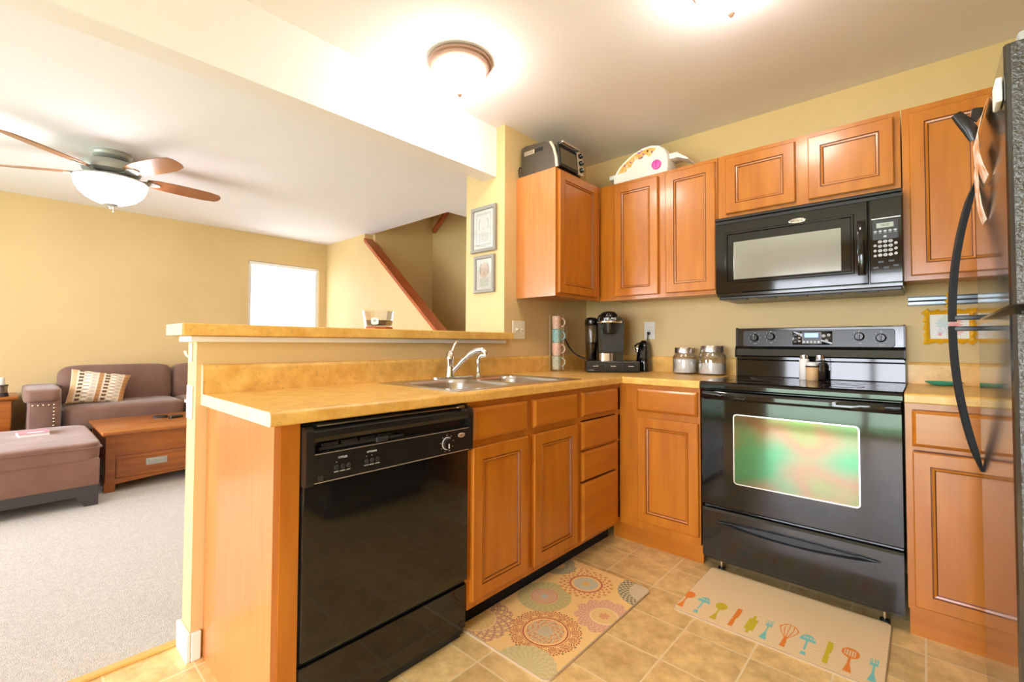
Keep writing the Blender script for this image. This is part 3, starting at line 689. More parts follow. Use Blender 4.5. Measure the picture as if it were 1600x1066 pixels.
def bow(z0, z1, n=14):
    """z0 at the door gap (far from the door), z1 where the tip meets the door"""
    P = []
    for i in range(n+1):
        u = i/n; z = z0+(z1-z0)*u; off = .058*(1-u**2.1)+.002; t_ = .020 if u < .85 else .020-.012*(u-.85)/.15
        P.append((FXx-off, z, t_, .030))
    return P
fhandle(zd, bow(1.166+.004, 1.600), 1, 1.182); fhandle(fd, bow(1.156, .715), -1, 1.148)
# clip magnet with papers
cl = thing('magnetic_clip', 'black bag clip stuck high on the freezer door with its jaws open', 'clip', (2.0, -1.28, 1.66))
mb = MB(); mb.tube([(1.958, -1.27, 1.700), (1.972, -1.27, 1.676), (1.984, -1.27, 1.650), (1.990, -1.27, 1.622)], [.006, .008, .008, .005], 'black_plastic', 12, flat=1.8); mb.build('front_jaw', cl)
mb = MB(); mb.tube([(1.999, -1.26, 1.706), (1.996, -1.26, 1.690), (1.990, -1.265, 1.672)], [.006, .006, .004], 'black_plastic', 10, flat=1.8); mb.tube([(1.972, -1.262, 1.672), (1.995, -1.262, 1.674)], .004, 'chrome', 8); mb.build('back_jaw', cl)
def wavy_sheet(name, parent, pts, y0, y1, th_, col):
    mb = MB(); L = []
    for x, z in pts: L.append([(x, y0, z), (x, y1, z+.004), (x+th_, y1, z+.004), (x+th_, y0, z)])
    mb.loft(L, col, True); return mb.build(name, parent)
cp_ = thing('paper_bundle', 'crumpled orange and white printed paper hanging from the freezer door clip', 'paper', (2.0, -1.25, 1.5))
mat('orange_print', (.80, .36, .16), .6, col2=(.88, .80, .72), scale=28, contrast=(.42, .58))
wavy_sheet('sheet', cp_, [(2.011, 1.700), (2.000, 1.66), (1.992, 1.62), (1.994, 1.57), (2.000, 1.54), (2.009, 1.51)], -1.33, -1.20, .0015, 'orange_print')
wavy_sheet('sheet', cp_, [(2.002, 1.62), (1.996, 1.56), (1.998, 1.50), (2.002, 1.46), (2.008, 1.43), (2.011, 1.42)], -1.24, -1.14, .0015, 'orange_print')
tag(MB().box(2.003, 2.013, -1.585, -1.525, 1.590, 1.640, 'paper_white', .003).build('notepad'), 'small white magnetic pad on the freezer door beside the paper bundle', 'notepad')
# ------------------------------------------------------------------ sink and taps
sk = thing('kitchen_sink', 'stainless steel double-bowl drop-in sink in the peninsula countertop', 'sink', (.33, -1.38, .914))
def per_rect(x0, x1, y0, y1, n=7):
    """same point order and count as rrect, on a plain rectangle"""
    cx, cy, w_, h_ = (x0+x1)/2, (y0+y1)/2, x1-x0, y1-y0; P = []
    for sx, sy, a in ((1, 1, 0), (-1, 1, PI/2), (-1, -1, PI), (1, -1, 3*PI/2)):
        P += [(cx+sx*w_/2, cy+sy*h_/2)]*n
    return P
mb = MB(); zt = .9175
for (a, b, c, d) in ((-1.800, -1.381, -1.765, -1.405), (-1.381, -.962, -1.357, -1.036)):
    loops = [[(x, y, zt-.004) for x, y in per_rect(.062, .598, a, b)], [(x, y, zt) for x, y in per_rect(.066, .594, a+(.004 if a < -1.5 else 0), b-(.004 if b > -1.2 else 0))]]
    w_, h_ = .555-.150, d-c
    for ins, z_, r in ((0, zt, .075), (.004, zt-.003, .075), (.010, zt-.02, .07), (.020, zt-.14, .07), (.035, zt-.168, .06), (.06, zt-.178, .05), (.15, zt-.182, .02)):
        loops.append([(x, y, z_) for x, y in rrect((.150+.555)/2, (c+d)/2, w_-2*ins, h_-2*ins, r)])
    mb.loft(loops, 'steel', True, (False, True))
mb.build('basin', sk)
for y in (-1.585, -1.178):
    MB().lathe([(.042, 0), (.042, .003), (.034, .004), (.03, .001), (0.004, .001)], (.352, y, zt-.1825), 'chrome', 28).build('drain', sk)
fa = thing('kitchen_faucet', 'chrome single-lever kitchen faucet behind the sink', 'faucet', (.09, -1.40, .918))
mb = MB(); mb.prism([(x, y) for y, x in rrect(-1.382, .092, .262, .056, .027, 8)], 'z', .9176, .926, 'chrome', False); mb.build('base_plate', fa)
mb = MB(); mb.lathe([(.025, .0), (.024, .01), (.0215, .02), (.021, .075), (.0245, .085), (.025, .098), (.020, .118), (.010, .130)], (.09, -1.403, .926), 'chrome', 28); mb.build('body', fa)
mb = MB(); mb.tube([(.09, -1.400, 1.045), (.088, -1.388, 1.066), (.083, -1.372, 1.085), (.080, -1.356, 1.100), (.080, -1.342, 1.106)], [.010, .008, .0075, .0085, .006], 'chrome', 12, flat=.7); mb.build('lever', fa)
mb = MB(); mb.tube([(.098, -1.395, .950), (.120, -1.382, .975), (.150, -1.366, 1.012), (.182, -1.350, 1.042), (.215, -1.335, 1.060), (.243, -1.322, 1.062), (.256, -1.316, 1.050), (.257, -1.3155, 1.040)], [.013, .013, .0135, .0135, .0135, .0135, .0135, .0125], 'chrome', 16); mb.build('spout', fa)
sp = thing('side_sprayer', 'small chrome side sprayer right of the kitchen faucet', 'sprayer', (.09, -1.2, .918))
mb = MB(); mb.lathe([(.021, 0), (.020, .006), (.013, .014), (.011, .03), (.0125, .065), (.015, .085), (.012, .095)], (.09, -1.205, .9176), 'chrome', 24); mb.build('holder', sp)
mb = MB(); mb.tube([(.09, -1.205, 1.002), (.092, -1.200, 1.020), (.104, -1.192, 1.031), (.126, -1.182, 1.031)], [.012, .013, .0135, .012], 'chrome', 14); mb.build('spray_head', sp)

# ------------------------------------------------------------------ ceiling lamps and fan
def flush_lamp(x, y, label):
    t = thing('ceiling_lamp', label, 'ceiling lamp', (x, y, Z-.17), 'flush ceiling lamps in the kitchen')
    MB().lathe([(.145, Z), (.150, Z-.008), (.149, Z-.018), (.140, Z-.024), (.139, Z-.034), (.128, Z-.042), (.110, Z-.044), (.110, Z)], (x, y, 0), 'bronze', 48, cap=(False, False)).build('rim', t)
    MB().lathe([(.121, Z-.036), (.122, Z-.050), (.116, Z-.080), (.098, Z-.110), (.068, Z-.135), (.035, Z-.149), (.008, Z-.153)], (x, y, 0), 'lamp_glass', 40, cap=(False, True)).build('glass_bowl', t, 'lit frosted glass bowl')
    MB().lathe([(.012, Z-.152), (.013, Z-.158), (.008, Z-.166), (.003, Z-.171)], (x, y, 0), 'bronze', 16).build('finial', t)
flush_lamp(.262, -1.502, 'bronze-rimmed flush ceiling lamp with glowing bowl nearer the beam, complete in view')
flush_lamp(1.392, -1.205, 'bronze-rimmed flush ceiling lamp cut off by the top edge above the stove')
fx, fy = -2.40, -2.45
fan = thing('ceiling_fan', 'five-blade wooden ceiling fan with lit glass bowl in the living room', 'ceiling fan', (fx, fy, 2.05))
MB().lathe([(.112, Z), (.114, Z-.012), (.106, Z-.022), (.106, Z-.03), (.085, Z-.045), (.055, Z-.052), (.055, Z-.075)], (fx, fy, 0), 'pewter', 40).build('canopy', fan)
MB().lathe([(.06, 2.372), (.13, 2.370), (.160, 2.358), (.168, 2.340), (.168, 2.318), (.160, 2.300), (.13, 2.288), (.10, 2.284)], (fx, fy, 0), 'pewter', 48).build('motor_housing', fan)
MB().lathe([(.10, 2.284), (.125, 2.270), (.125, 2.256), (.205, 2.246), (.208, 2.236), (.195, 2.230), (.06, 2.228)], (fx, fy, 0), 'pewter', 48).build('light_fitter', fan)
MB().lathe([(.200, 2.236), (.203, 2.222), (.196, 2.190), (.176, 2.152), (.140, 2.115), (.090, 2.088), (.035, 2.076), (.02, 2.075)], (fx, fy, 0), 'fan_glass', 48, cap=(False, True)).build('glass_bowl', fan, 'lit white glass bowl')
fb = MB(); fb.lathe([(.040, 2.080), (.042, 2.072), (.020, 2.062), (.010, 2.052), (.007, 2.040)], (fx, fy, 0), 'pewter', 20); fb.build('finial', fan)
MB().tube([(fx+.02, fy+.01, 2.065), (fx+.02, fy+.01, 2.022)], .0015, 'pewter', 6).sphere((fx+.02, fy+.01, 2.018), .005, 'pewter', 8).build('pull_chain', fan)
for k in range(5):
    a = math.radians(-50+72*k); Mk = Matrix.Translation((fx, fy, 2.285)) @ Matrix.Rotation(a, 4, 'Z') @ Matrix.Rotation(math.radians(-13), 4, 'X')
    ol = [(.20, -.045), (.26, -.062), (.36, -.072), (.50, -.075), (.60, -.070), (.665, -.055), (.685, -.030), (.69, 0), (.685, .030), (.665, .055), (.60, .070), (.50, .075), (.36, .072), (.26, .062), (.20, .045)]
    mb = MB(); mb.loft([[(x, y, -.003) for x, y in ol], [(x, y, .003) for x, y in ol]], 'fan_blade', False, M=Mk); b_ = mb.build('blade', fan)
    mb = MB(); mb.loft([[(x, y*q, z_) for x, y, q in ((.11, -.018, 1), (.17, -.014, 1), (.225, -.038, 1), (.275, -.02, 1), (.285, 0, 1), (.275, .02, 1), (.225, .038, 1), (.17, .014, 1), (.11, .018, 1))] for z_ in (-.011, -.004)], 'pewter', False, M=Mk); mb.build('blade_bracket', b_)

# ------------------------------------------------------------------ on top of the wall cabinets
to = thing('toaster_oven', 'dark toaster oven with three knobs on top of the left wall cabinet', 'toaster oven', (.17, -.65, UT))
tp = [(.02, 2.142), (.02, 2.322), (.05, 2.330), (.20, 2.318), (.248, 2.300), (.270, 2.262), (.286, 2.20), (.292, 2.142)]
ya, yb = -.775, -.515
MB().prism(tp, 'y', ya+.003, yb, 'toaster_dark').build('housing', to)
mb = MB(); tr_ = [(.238, 2.306), (.256, 2.304), (.280, 2.262), (.298, 2.20), (.304, 2.142), (.288, 2.142), (.282, 2.20), (.266, 2.258)]; mb.prism(tr_, 'y', ya, ya+.012, 'toaster_trim'); mb.build('front_trim', to, 'cream curved trim')
vt = MB(); vt.box(.045, .125, ya+.001, ya+.004, 2.268, 2.292, 'toaster_trim'); vt.box(.125, .190, ya+.001, ya+.004, 2.268, 2.290, 'black_matte')
for k in range(9): vt.box(.050+k*.008, .053+k*.008, ya, ya+.002, 2.270, 2.290, 'black_matte')
vt.build('side_vent', to)
Mt = frame((.300, ya+.012, 2.145), (0, 1, 0), (-.10, 0, .995), (.995, 0, .10))
mb = MB(); W_ = .190; mb.box(0, W_, 0, .145, .002, .014, 'black_satin', .002, M=Mt); td = mb.build('oven_door', to)
MB().box(.014, W_-.014, .018, .115, .0142, .016, 'oven_inner', M=Mt).build('window', td, 'olive-reflecting glass')
mb = MB(); mb.tube([tuple(Mt @ Vector(p)) for p in ((.01, .136, .014), (.01, .140, .034), (W_-.01, .140, .034), (W_-.01, .136, .014))], .0065, 'black_plastic', 10); mb.box(.005, W_-.005, .134, .150, .030, .042, 'steel', .003, M=Mt); mb.build('handle', td)
MB().box(W_+.001, yb-ya-.012, 0, .150, .0, .014, 'toaster_trim', .002, M=Mt).build('control_strip', to)
for k in range(3):
    MB().lathe([(.016, 0), (.015, .012), (.013, .018)], tuple(Mt @ Vector((W_+.030, .122-k*.046, .014))), 'black_gloss', 20, 'x').box(*(lambda q: (q.x+.017, q.x+.020, q.y-.0015, q.y+.0015, q.z, q.z+.012))(Mt @ Vector((W_+.030, .122-k*.046, .014))), 'print_white').build('knob', to)
ft = MB()
for x in (.04, .26):
    for y in (ya+.03, yb-.03): MB().cyl((x, y, UT), .010, .013, 'black_matte', n=12).build('foot', to)
MB().tube([(.022, ya+.02, 2.20), (.010, ya-.004, 2.205), (.010, ya-.012, 2.185), (.014, ya-.012, 2.145), (.022, ya-.006, 2.134), (.03, ya+.01, 2.134)], .0035, 'black_plastic', 8).build('power_cord', to)

ez = thing('toy_oven', 'white arched toy oven with pink dial on top of the wall cabinets', 'toy', (.56, -.18, UT))
fp = [(.378, 2.131), (.374, 2.17), (.386, 2.21), (.415, 2.25), (.46, 2.285), (.515, 2.315), (.58, 2.335), (.64, 2.338), (.69, 2.325), (.728, 2.295), (.748, 2.25), (.752, 2.19), (.742, 2.131)]
c0 = (.56, 2.215)
def sc(P, f, g=None): return [(c0[0]+(a-c0[0])*f, c0[1]+(b-c0[1])*(g or f)) for a, b in P]
mb = MB(); mb.loft([[(a, -.11, b) for a, b in sc(fp, .93)], [(a, -.13, b) for a, b in fp], [(a, -.245, b) for a, b in fp], [(a, -.255, b) for a, b in sc(fp, .97)], [(a, -.253, b) for a, b in sc(fp, .93)]], 'toy_white', True); ezb = mb.build('housing', ez)
def band(f0, f1, i0, i1, sub=5):
    P = fp[i0:i1+1]; Q = []
    for i in range(len(P)-1):
        for k in range(sub): Q.append((P[i][0]+(P[i+1][0]-P[i][0])*k/sub, P[i][1]+(P[i+1][1]-P[i][1])*k/sub))
    Q.append(P[-1]); return [sc(Q, f0), sc(Q, f1)]
mb = MB(); o_, i_ = band(.88, .52, 2, 8); i_ = [(a, b+.010*math.sin(k*.55)) for k, (a, b) in enumerate(i_)]
mb.loft([[(a, -.2535, b) for a, b in o_+i_[::-1]], [(a, -.2550, b) for a, b in o_+i_[::-1]]], 'orange_dots', False)
rr = random.Random(3)
for k in range(16):
    t_ = rr.random(); q = int(t_*(len(o_)-1)); f_ = rr.random(); a = o_[q][0]*(1-f_)+i_[q][0]*f_; b = o_[q][1]*(1-f_)+i_[q][1]*f_
    mb.lathe([(.0055, 0), (.0055, .0012)], (a, -.2548, b), 'purple' if k % 3 else 'magenta_print', 8, M=Matrix.Translation((a, -.2548, b)) @ Matrix.Rotation(PI/2, 4, 'X') @ Matrix.Translation((-a, .2548, -b)))
mb.build('printed_band', ezb)
MB().lathe([(.030, 0), (.028, .012), (.022, .016)], (.676, -.254, 2.205), 'pink', 28, M=Matrix.Translation((.676, -.254, 2.205)) @ Matrix.Rotation(PI/2, 4, 'X') @ Matrix.Translation((-.676, .254, -2.205))).box(.672, .680, -.278, -.268, 2.186, 2.224, 'pink', .002).build('dial', ez)
MB().box(.332, .386, -.235, -.15, 2.190, 2.222, 'toy_white', .008).build('slot', ez)
MB().box(.742, .800, -.235, -.13, 2.225, 2.262, 'toy_white', .008).prism([(.79, 2.26), (.862, 2.205), (.862, 2.196), (.79, 2.23)], 'y', -.235, -.13, 'toy_white').build('slot', ez)

# ------------------------------------------------------------------ things on the worktop
CT = .9145
mr = thing('mug_rack', 'thin cream wire stand holding four stacked mugs at the corner', 'rack', (.065, -.46, CT))
for sx, sy in ((-1, -1), (1, -1), (1, 1), (-1, 1)):
    MB().tube([(.065+sx*.038, -.46+sy*.030, CT), (.065+sx*.034, -.46+sy*.030, CT+.012), (.065+sx*.034, -.46+sy*.030, CT+.375)], .0016, 'wire_cream', 8).build('upright', mr)
MB().tube([(.065+.0335*math.cos(t*PI/8), -.46+.031*math.sin(t*PI/8), CT+.0105) for t in range(17)], .0017, 'wire_cream', 6, cap=False).box(.035, .095, -.4615, -.4585, CT+.009, CT+.012, 'wire_cream').build('base_ring', mr)
prof = [(.024, 0), (.0265, .003), (.0275, .02), (.0305, .080), (.0315, .086), (.0295, .086), (.0265, .02), (.02, .008)]
def mug(z, m, label):
    t = thing('mug', label, 'mug', (.065, -.46, z), 'mugs stacked in the wire stand')
    MB().lathe(prof, (.065, -.46, z), m, 32).build('cup', t)
    d = Vector((.742, .671, 0)); c = Vector((.065, -.46, z+.045)); pts = []
    for k in range(11):
        a = -PI/2+PI*k/10; pts.append(tuple(c+d*(.030+.026*math.cos(a))+Vector((0, 0, .028*math.sin(a)))))
    MB().tube(pts, .0042, m.replace('_mug', '_mug'), 10).build('handle', t)
for k, (m, l) in enumerate((('sage_mug', 'pale sage green patterned mug, bottom of the stack of four'), ('coral_mug', 'peach patterned mug directly below the teal mug'), ('teal_mug', 'teal patterned mug, the only blue-green one in the stack'), ('coral_mug', 'peach patterned mug on top of the mug stack'))):
    mug(CT+.0125+k*.0885, m, l)

th = math.radians(36); cu, su = math.cos(th), math.sin(th)
MK = frame((.43, -.354, CT), (cu, su, 0), (-su, cu, 0), (0, 0, 1)); MK = Matrix(((cu, -su, 0, .43), (su, cu, 0, -.354), (0, 0, 1, CT), (0, 0, 0, 1)))   # (right, back, up)
kd = thing('coffee_pod_drawer', 'low black three-drawer coffee pod box under the coffee maker', 'pod box', (.39, -.25, CT))
MB().box(-.165, .165, .006, .265, .002, .070, 'black_satin', .003, M=MK).build('housing', kd)
for k in range(3):
    d_ = MB().box(-.162+k*.109, -.056+k*.109, 0, .007, .006, .066, 'black_plastic', .0015, M=MK).build('drawer', kd)
    MB().box(-.126+k*.109, -.092+k*.109, -.004, .001, .038, .042, 'steel', .001, M=MK).build('pull', d_)
MB().text('KEURIG', .011, 'key_gray', MK @ frame((-.138, -.0003, .014), (1, 0, 0), (0, 0, 1), (0, -1, 0))).build('lettering', kd)
km = thing('coffee_maker', 'black pod coffee maker with chrome lift bar in the worktop corner', 'coffee maker', (.39, -.25, CT+.0705)); z0 = .0712
mb = MB()
sil = [(-.085, z0), (.078, z0), (.088, .30), (.084, .335), (.070, .355), (.045, .362), (.03, .385), (-.01, .392), (-.055, .388), (-.080, .370), (-.092, .340)]
mb.loft([[(a, .245, b) for a, b in [(p[0]*.96, z0+(p[1]-z0)*.97) for p in sil]], [(a, .22, b) for a, b in sil], [(a, .12, b) for a, b in sil], [(a, .110, b) for a, b in [(p[0]*.96, z0+(p[1]-z0)*.985) for p in sil]]], 'black_gloss', True, M=MK); mb.build('body', km)
MB().prism([(-.058, z0+.06), (.074, z0+.06), (.080, .315), (-.062, .315)], 'y', .100, .111, 'handle_gray', M=MK).build('front_plate', km, 'dark gray satin front plate')
mb = MB(); mb.lathe([(.030, .245), (.040, .250), (.052, .300), (.055, .318)], (-.018, .075, 0), 'black_plastic', 32, M=MK); mb.lathe([(.056, .320), (.060, .345), (.055, .370), (.038, .388), (.01, .393)], (-.018, .085, 0), 'black_gloss', 32, M=MK); mb.build('brew_head', km)
mb = MB(); mb.tube([(.062, .10, .322), (.055, .045, .322), (.030, .018, .322), (-.018, .010, .322), (-.066, .018, .322), (-.088, .045, .322), (-.092, .10, .322)], .0065, 'chrome', 12, M=MK, flat=1.3); mb.build('lift_bar', km)
MB().text('KEURIG', .020, 'print_white', MK @ frame((-.012, .026, .343), (1, 0, 0), (0, .15, .99), (0, -.99, .15))).build('lettering', km)
MB().prism(rrect(-.040, .065, .095, .085, .03), 'z', z0, z0+.050, 'steel', True, M=MK).build('drip_tray', km, 'bright steel drip tray')
MB().prism([(.025, z0), (.070, z0), (.070, z0+.055), (.025, z0+.055)], 'y', .06, .11, 'black_gloss', M=MK).build('side_base', km)
mb = MB(); mb.lathe([(.036, z0), (.038, z0+.004), (.042, .30), (.041, .305)], (-.127, .16, 0), 'smoke_glass', 32, M=MK, sq=(.98, 1.5)); wt_ = mb.build('water_tank', km, 'transparent water tank')
MB().lathe([(.043, .305), (.045, .312), (.043, .340), (.030, .355), (.005, .358)], (-.127, .16, 0), 'black_gloss', 32, M=MK, sq=(.98, 1.5)).build('tank_lid', km)
MB().lathe([(.034, z0+.006), (.0355, z0+.12), (.0345, z0+.121)], (-.127, .16, 0), 'black_plastic', 24, M=MK, sq=(.98, 1.45)).build('water_filter', km)
pc = [(.010, -.283, 1.128), (.030, -.270, 1.075), (.060, -.255, 1.035), (.080, -.245, 1.018), (.11, -.235, 1.003), (.15, -.225, .990), (.215, -.19, .975)]
tag(MB().tube(pc, [.004, .006, .004, .004, .007, .004, .004], 'black_plastic', 8).build('power_cord'), 'black power cord running from the corner outlet down to the coffee maker', 'cord')
co = thing('can_opener', 'tall black electric can opener between coffee maker and glass jars', 'can opener', (.500, -.078, CT))
mb = MB(); L = []
for z_, wx, wy, oy in ((0, .044, .052, 0), (.01, .045, .053, 0), (.10, .038, .046, .004), (.16, .032, .038, .010), (.19, .026, .032, .013), (.205, .014, .020, .015)): L.append([(.500+a, -.078+oy+b, CT+z_) for a, b in rrect(0, 0, 2*wx, 2*wy, min(wx, wy)*.6)])
mb.loft(L, 'black_gloss', True); mb.build('body', co)
mb = MB(); mb.tube([(.462, -.128, CT+.165), (.480, -.134, CT+.180), (.505, -.130, CT+.190)], .006, 'black_plastic', 10); mb.build('lever', co)
mb = MB(); mb.lathe([(.010, 0), (.010, .008), (.004, .010)], (.478, -.128, CT+.150), 'chrome', 20, M=Matrix.Translation((.478, -.128, CT+.150)) @ Matrix.Rotation(PI/2, 4, 'X') @ Matrix.Translation((-.478, .128, -CT-.150))); mb.box(.470, .486, -.136, -.128, CT+.128, CT+.140, 'chrome', .002); mb.build('cutting_wheel', co)
mb = MB(); mb.tube([(.510, -.012, 1.168), (.505, -.026, 1.162), (.500, -.022, 1.12), (.498, -.024, 1.06), (.496, -.030, .99), (.494, -.038, .96)], .0032, 'black_plastic', 8); mb.box(.499, .517, -.026, -.0085, 1.158, 1.178, 'black_plastic', .003); mb.build('power_cord', co)
def jar(x, y, r, h, fill, wavy, label):
    t = thing('glass_jar', label, 'jar', (x, y, CT), 'glass jars with steel lids')
    MB().lathe([(r*.88, 0), (r*.98, .006), (r, .02), (r, h*.62), (r*.93, h*.72), (r*.80, h*.78), (r*.80, h*.82), (r*.77, h*.82), (r*.77, h*.78), (r*.90, h*.70), (r*.965, h*.62), (r*.965, .022), (r*.9, .008)], (x, y, CT), 'clear_glass', 40).build('jar_body', t)
    MB().lathe([(r*.80, h*.79), (r*.83, h*.80), (r*.83, h*.985), (r*.81, h), (r*.3, h)], (x, y, CT), 'brushed_lid', 40).build('lid', t, 'brushed steel screw lid')
    n = 32; mb = MB(); rr = random.Random(5)
    L = [[(x+r*.955*math.cos(2*PI*j/n)*.97, y+r*.955*math.sin(2*PI*j/n)*.97, CT+.010) for j in range(n)], [(x+r*.955*math.cos(2*PI*j/n), y+r*.955*math.sin(2*PI*j/n), CT+fill+wavy*math.sin(3+2*PI*j/n*1.0)) for j in range(n)], [(x+r*.5*math.cos(2*PI*j/n), y+r*.5*math.sin(2*PI*j/n), CT+fill+.006+wavy*.5*math.sin(3+2*PI*j/n)) for j in range(n)]]
    mb.loft(L, 'flour', True); mb.build('powder', t, 'white powder filling')
jar(.79, -.112, .073, .160, .088, .002, 'glass jar filled with white powder, beside the coffee corner')
jar(.952, -.112, .079, .172, .060, .014, 'larger half-filled glass jar standing nearest the stove')
SZ = .9155
def shaker(name, x, y, r, h, body, lid, label, cat, lh=.02, n=20):
    t = thing(name, label, cat, (x, y, SZ))
    MB().lathe([(r*.92, 0), (r, .003), (r, h-lh-.004), (r*.9, h-lh)], (x, y, SZ), body, n).build('body', t)
    MB().lathe([(r*.88, h-lh), (r*.9, h-lh+.002), (r*.86, h-.003), (r*.5, h)], (x, y, SZ), lid, n).build('lid', t)
    return t
t = shaker('salt_shaker', 1.425, -.155, .022, .130, 'salt', 'steel', 'tall white salt shaker at the back of the stove top', 'shaker', .022)
t = shaker('pepper_shaker', 1.492, -.145, .022, .130, 'clear_glass', 'steel', 'clear glass pepper shaker at the back of the stove top', 'shaker', .022)
MB().cyl((1.492, -.145, SZ+.004), .018, .045, 'coffee_brown', n=16).build('pepper', t)
t = shaker('spice_jar', 1.468, -.212, .027, .094, 'cork', 'paper_white', 'small jar with tan wrap and white lid in front of the shakers', 'jar', .018)
MB().lathe([(.0275, .068), (.0277, .069), (.0277, .074), (.0275, .075)], (1.468, -.212, SZ), 'black_matte', 24).build('neck_ring', t)
gp = MB(); gp.lathe([(.02, 0), (.032, .003), (.046, .014), (.048, .018), (.045, .018), (.030, .006), (.005, .005)], (1.950, -.10, CT), 'green_plate', 40, sq=(1.35, .8)); tag(gp.build('spoon_rest'), 'flat green dish lying on the short countertop behind the refrigerator handle', 'dish')
# ------------------------------------------------------------------ on the walls
def plate(name, M, w_, h_, kind, label, cat, mt='white_plastic'):
    t = thing(name, label, cat, tuple(M.to_translation()))
    MB().box(-w_/2, w_/2, -h_/2, h_/2, .0005, .006, mt, .002, M=M).build('cover_plate', t)
    if kind == 'outlet':
        for s_ in (-1, 1):
            r_ = MB().loft([[(a, b, .0055) for a, b in rrect(0, s_*.0195, .034, .028, .010)], [(a, b, .0072) for a, b in rrect(0, s_*.0195, .033, .027, .010)]], mt, False, M=M).build('socket', t)
            MB().box(-.008, -.0065, s_*.0195-.003, s_*.0195+.005, .007, .0075, 'black_matte', M=M).box(.0065, .008, s_*.0195-.003, s_*.0195+.005, .007, .0075, 'black_matte', M=M).build('slots', r_)
    if kind == 'toggle2':
        for s_ in (-.0235, .0235): MB().box(s_-.006, s_+.006, -.014, .014, .0055, .0075, mt, M=M).box(s_-.004, s_+.004, -.001, .010, .006, .018, mt, .001, M=M).build('toggle', t)
    if kind == 'toggle': MB().box(-.006, .006, -.014, .014, .0055, .0075, mt, M=M).box(-.004, .004, -.001, .010, .006, .018, mt, .001, M=M).build('toggle', t)
    MB().cyl((0, 0, .006), .003, .001, 'chrome', n=10, M=M).build('screw', t)
    return t
plate('light_switch', FX(.0, -.773, 1.180), .118, .115, 'toggle2', 'almond double light switch on the kitchen wall at the end of the bar', 'switch', 'almond_plastic')
plate('wall_outlet', FX(.0, -.283, 1.168), .075, .116, 'outlet', 'almond wall outlet half hidden behind the mug stack', 'outlet', 'almond_plastic')
plate('wall_outlet', FY(.508, 0, 1.188), .076, .118, 'outlet', 'white wall outlet with a black plug above the can opener', 'outlet')
plate('light_switch', FY(-.062, -2.476, .882), .066, .118, 'toggle', 'white light switch on the narrow end of the half wall', 'switch')
hk = thing('wall_hook', 'small white adhesive hook on the half wall end below the bar ledge', 'hook', (-.06, -2.476, 1.06))
MB().box(-.072, -.046, -2.482, -2.4765, 1.025, 1.092, 'white_plastic', .002).build('base', hk)
MB().tube([(-.059, -2.480, 1.046), (-.060, -2.486, 1.043), (-.061, -2.492, 1.048), (-.062, -2.495, 1.056), (-.062, -2.497, 1.064)], .0038, 'white_plastic', 8).build('hook_arm', hk)
kb = thing('knife_bar', 'long magnetic knife bar with black edges on the wall above the right counter', 'knife bar', (1.98, -.01, 1.305))
mb = MB(); mb.box(1.833, 2.19, -.012, -.001, 1.290, 1.322, 'knife_steel'); mb.box(1.833, 2.19, -.0135, -.012, 1.302, 1.310, 'black_matte'); mb.build('magnet_strip', kb)
mb = MB(); mb.box(1.830, 2.193, -.016, -.001, 1.322, 1.328, 'black_satin'); mb.build('edge_rail', kb); MB().box(1.830, 2.193, -.016, -.001, 1.284, 1.290, 'black_satin').build('edge_rail', kb)

def face_paint(w_, h_, inner, colour):
    def fn(u, v):
        x, y = u/w_-.5, v/h_-.5; c = (.86, .86, .85)
        if inner:
            e = max(abs(x)/.39, abs(y)/.43)
            if .86 < e < 1: return (.62, .62, .60)
            if e >= 1: return c
            x /= .86; y /= .86
        fx_, fy_ = x/.26, (y-.13)/.26; r = math.hypot(fx_, fy_)
        skin = (.82, .62, .52) if colour else (.83, .80, .78)
        if r < 1: c = skin
        if 1 <= r < 1.18 and abs(fx_) > .75 and y > .0: c = (.30, .26, .26) if colour else (.42, .40, .40)
        if y > .38 and abs(x) < .25 and r > 1: c = (.85, .84, .82)
        for s_ in (-1, 1):
            if math.hypot((x-s_*.10)/.032, (y-.17)/.020) < 1: c = (.40, .35, .36) if colour else (.55, .55, .56)
        if math.hypot(x/.02, (y-.09)/.012) < 1: c = (.72, .48, .42) if colour else (.68, .66, .66)
        if math.hypot(x/.060, (y-.02)/.022) < 1: c = (.70, .26, .20) if colour else (.60, .56, .56)
        if y < -.12 and y > -.40 and abs(x) < .30-.2*max(0, y+.2):
            k = math.sin(x*60)*math.sin(y*55); c = (.50, .60, .45) if k > .25 else ((.85, .84, .82) if k > -.3 else (.66, .66, .60))
            if not colour: m_ = sum(c)/3; c = (m_, m_, m_)
        return c
    return fn
def picture(x0, x1, z0, z1, fw, y, inner, colour, label):
    t = thing('picture_frame', label, 'picture', ((x0+x1)/2, y, z0), 'framed portraits on the wall stub')
    w_, h_ = x1-x0, z1-z0; M = FY(x0, y, z0)
    mb = MB(); nested(mb, M, w_, h_, [(0, .001), (0, .018), (.003, .021), (fw-.004, .019), (fw, .010)], 'frame_gray', 'paper_white'); mb.build('frame', t)
    grid_paint('portrait_print', t, M @ Matrix.Translation((fw, fw, .0108)), w_-2*fw, h_-2*fw, 60, 84, face_paint(w_-2*fw, h_-2*fw, inner, colour))
    MB().box(fw, w_-fw, fw, h_-fw, .0125, .0135, 'clear_glass', M=M).build('glass', t)
picture(-.283, -.062, 1.673, 1.963, .024, -.905, True, False, 'larger gray-framed pale baby portrait, the upper one on the wall stub')
picture(-.254, -.074, 1.414, 1.650, .022, -.905, False, True, 'smaller gray-framed baby portrait, the lower one on the wall stub')
yf = thing('picture_frame', 'ornate yellow frame with a floral picture hanging below the knife bar', 'picture', (1.972, -.01, 1.10))
mb = MB(); x0, x1, z0, z1 = 1.897, 2.049, 1.116, 1.250; n = 96; O = []; I = []
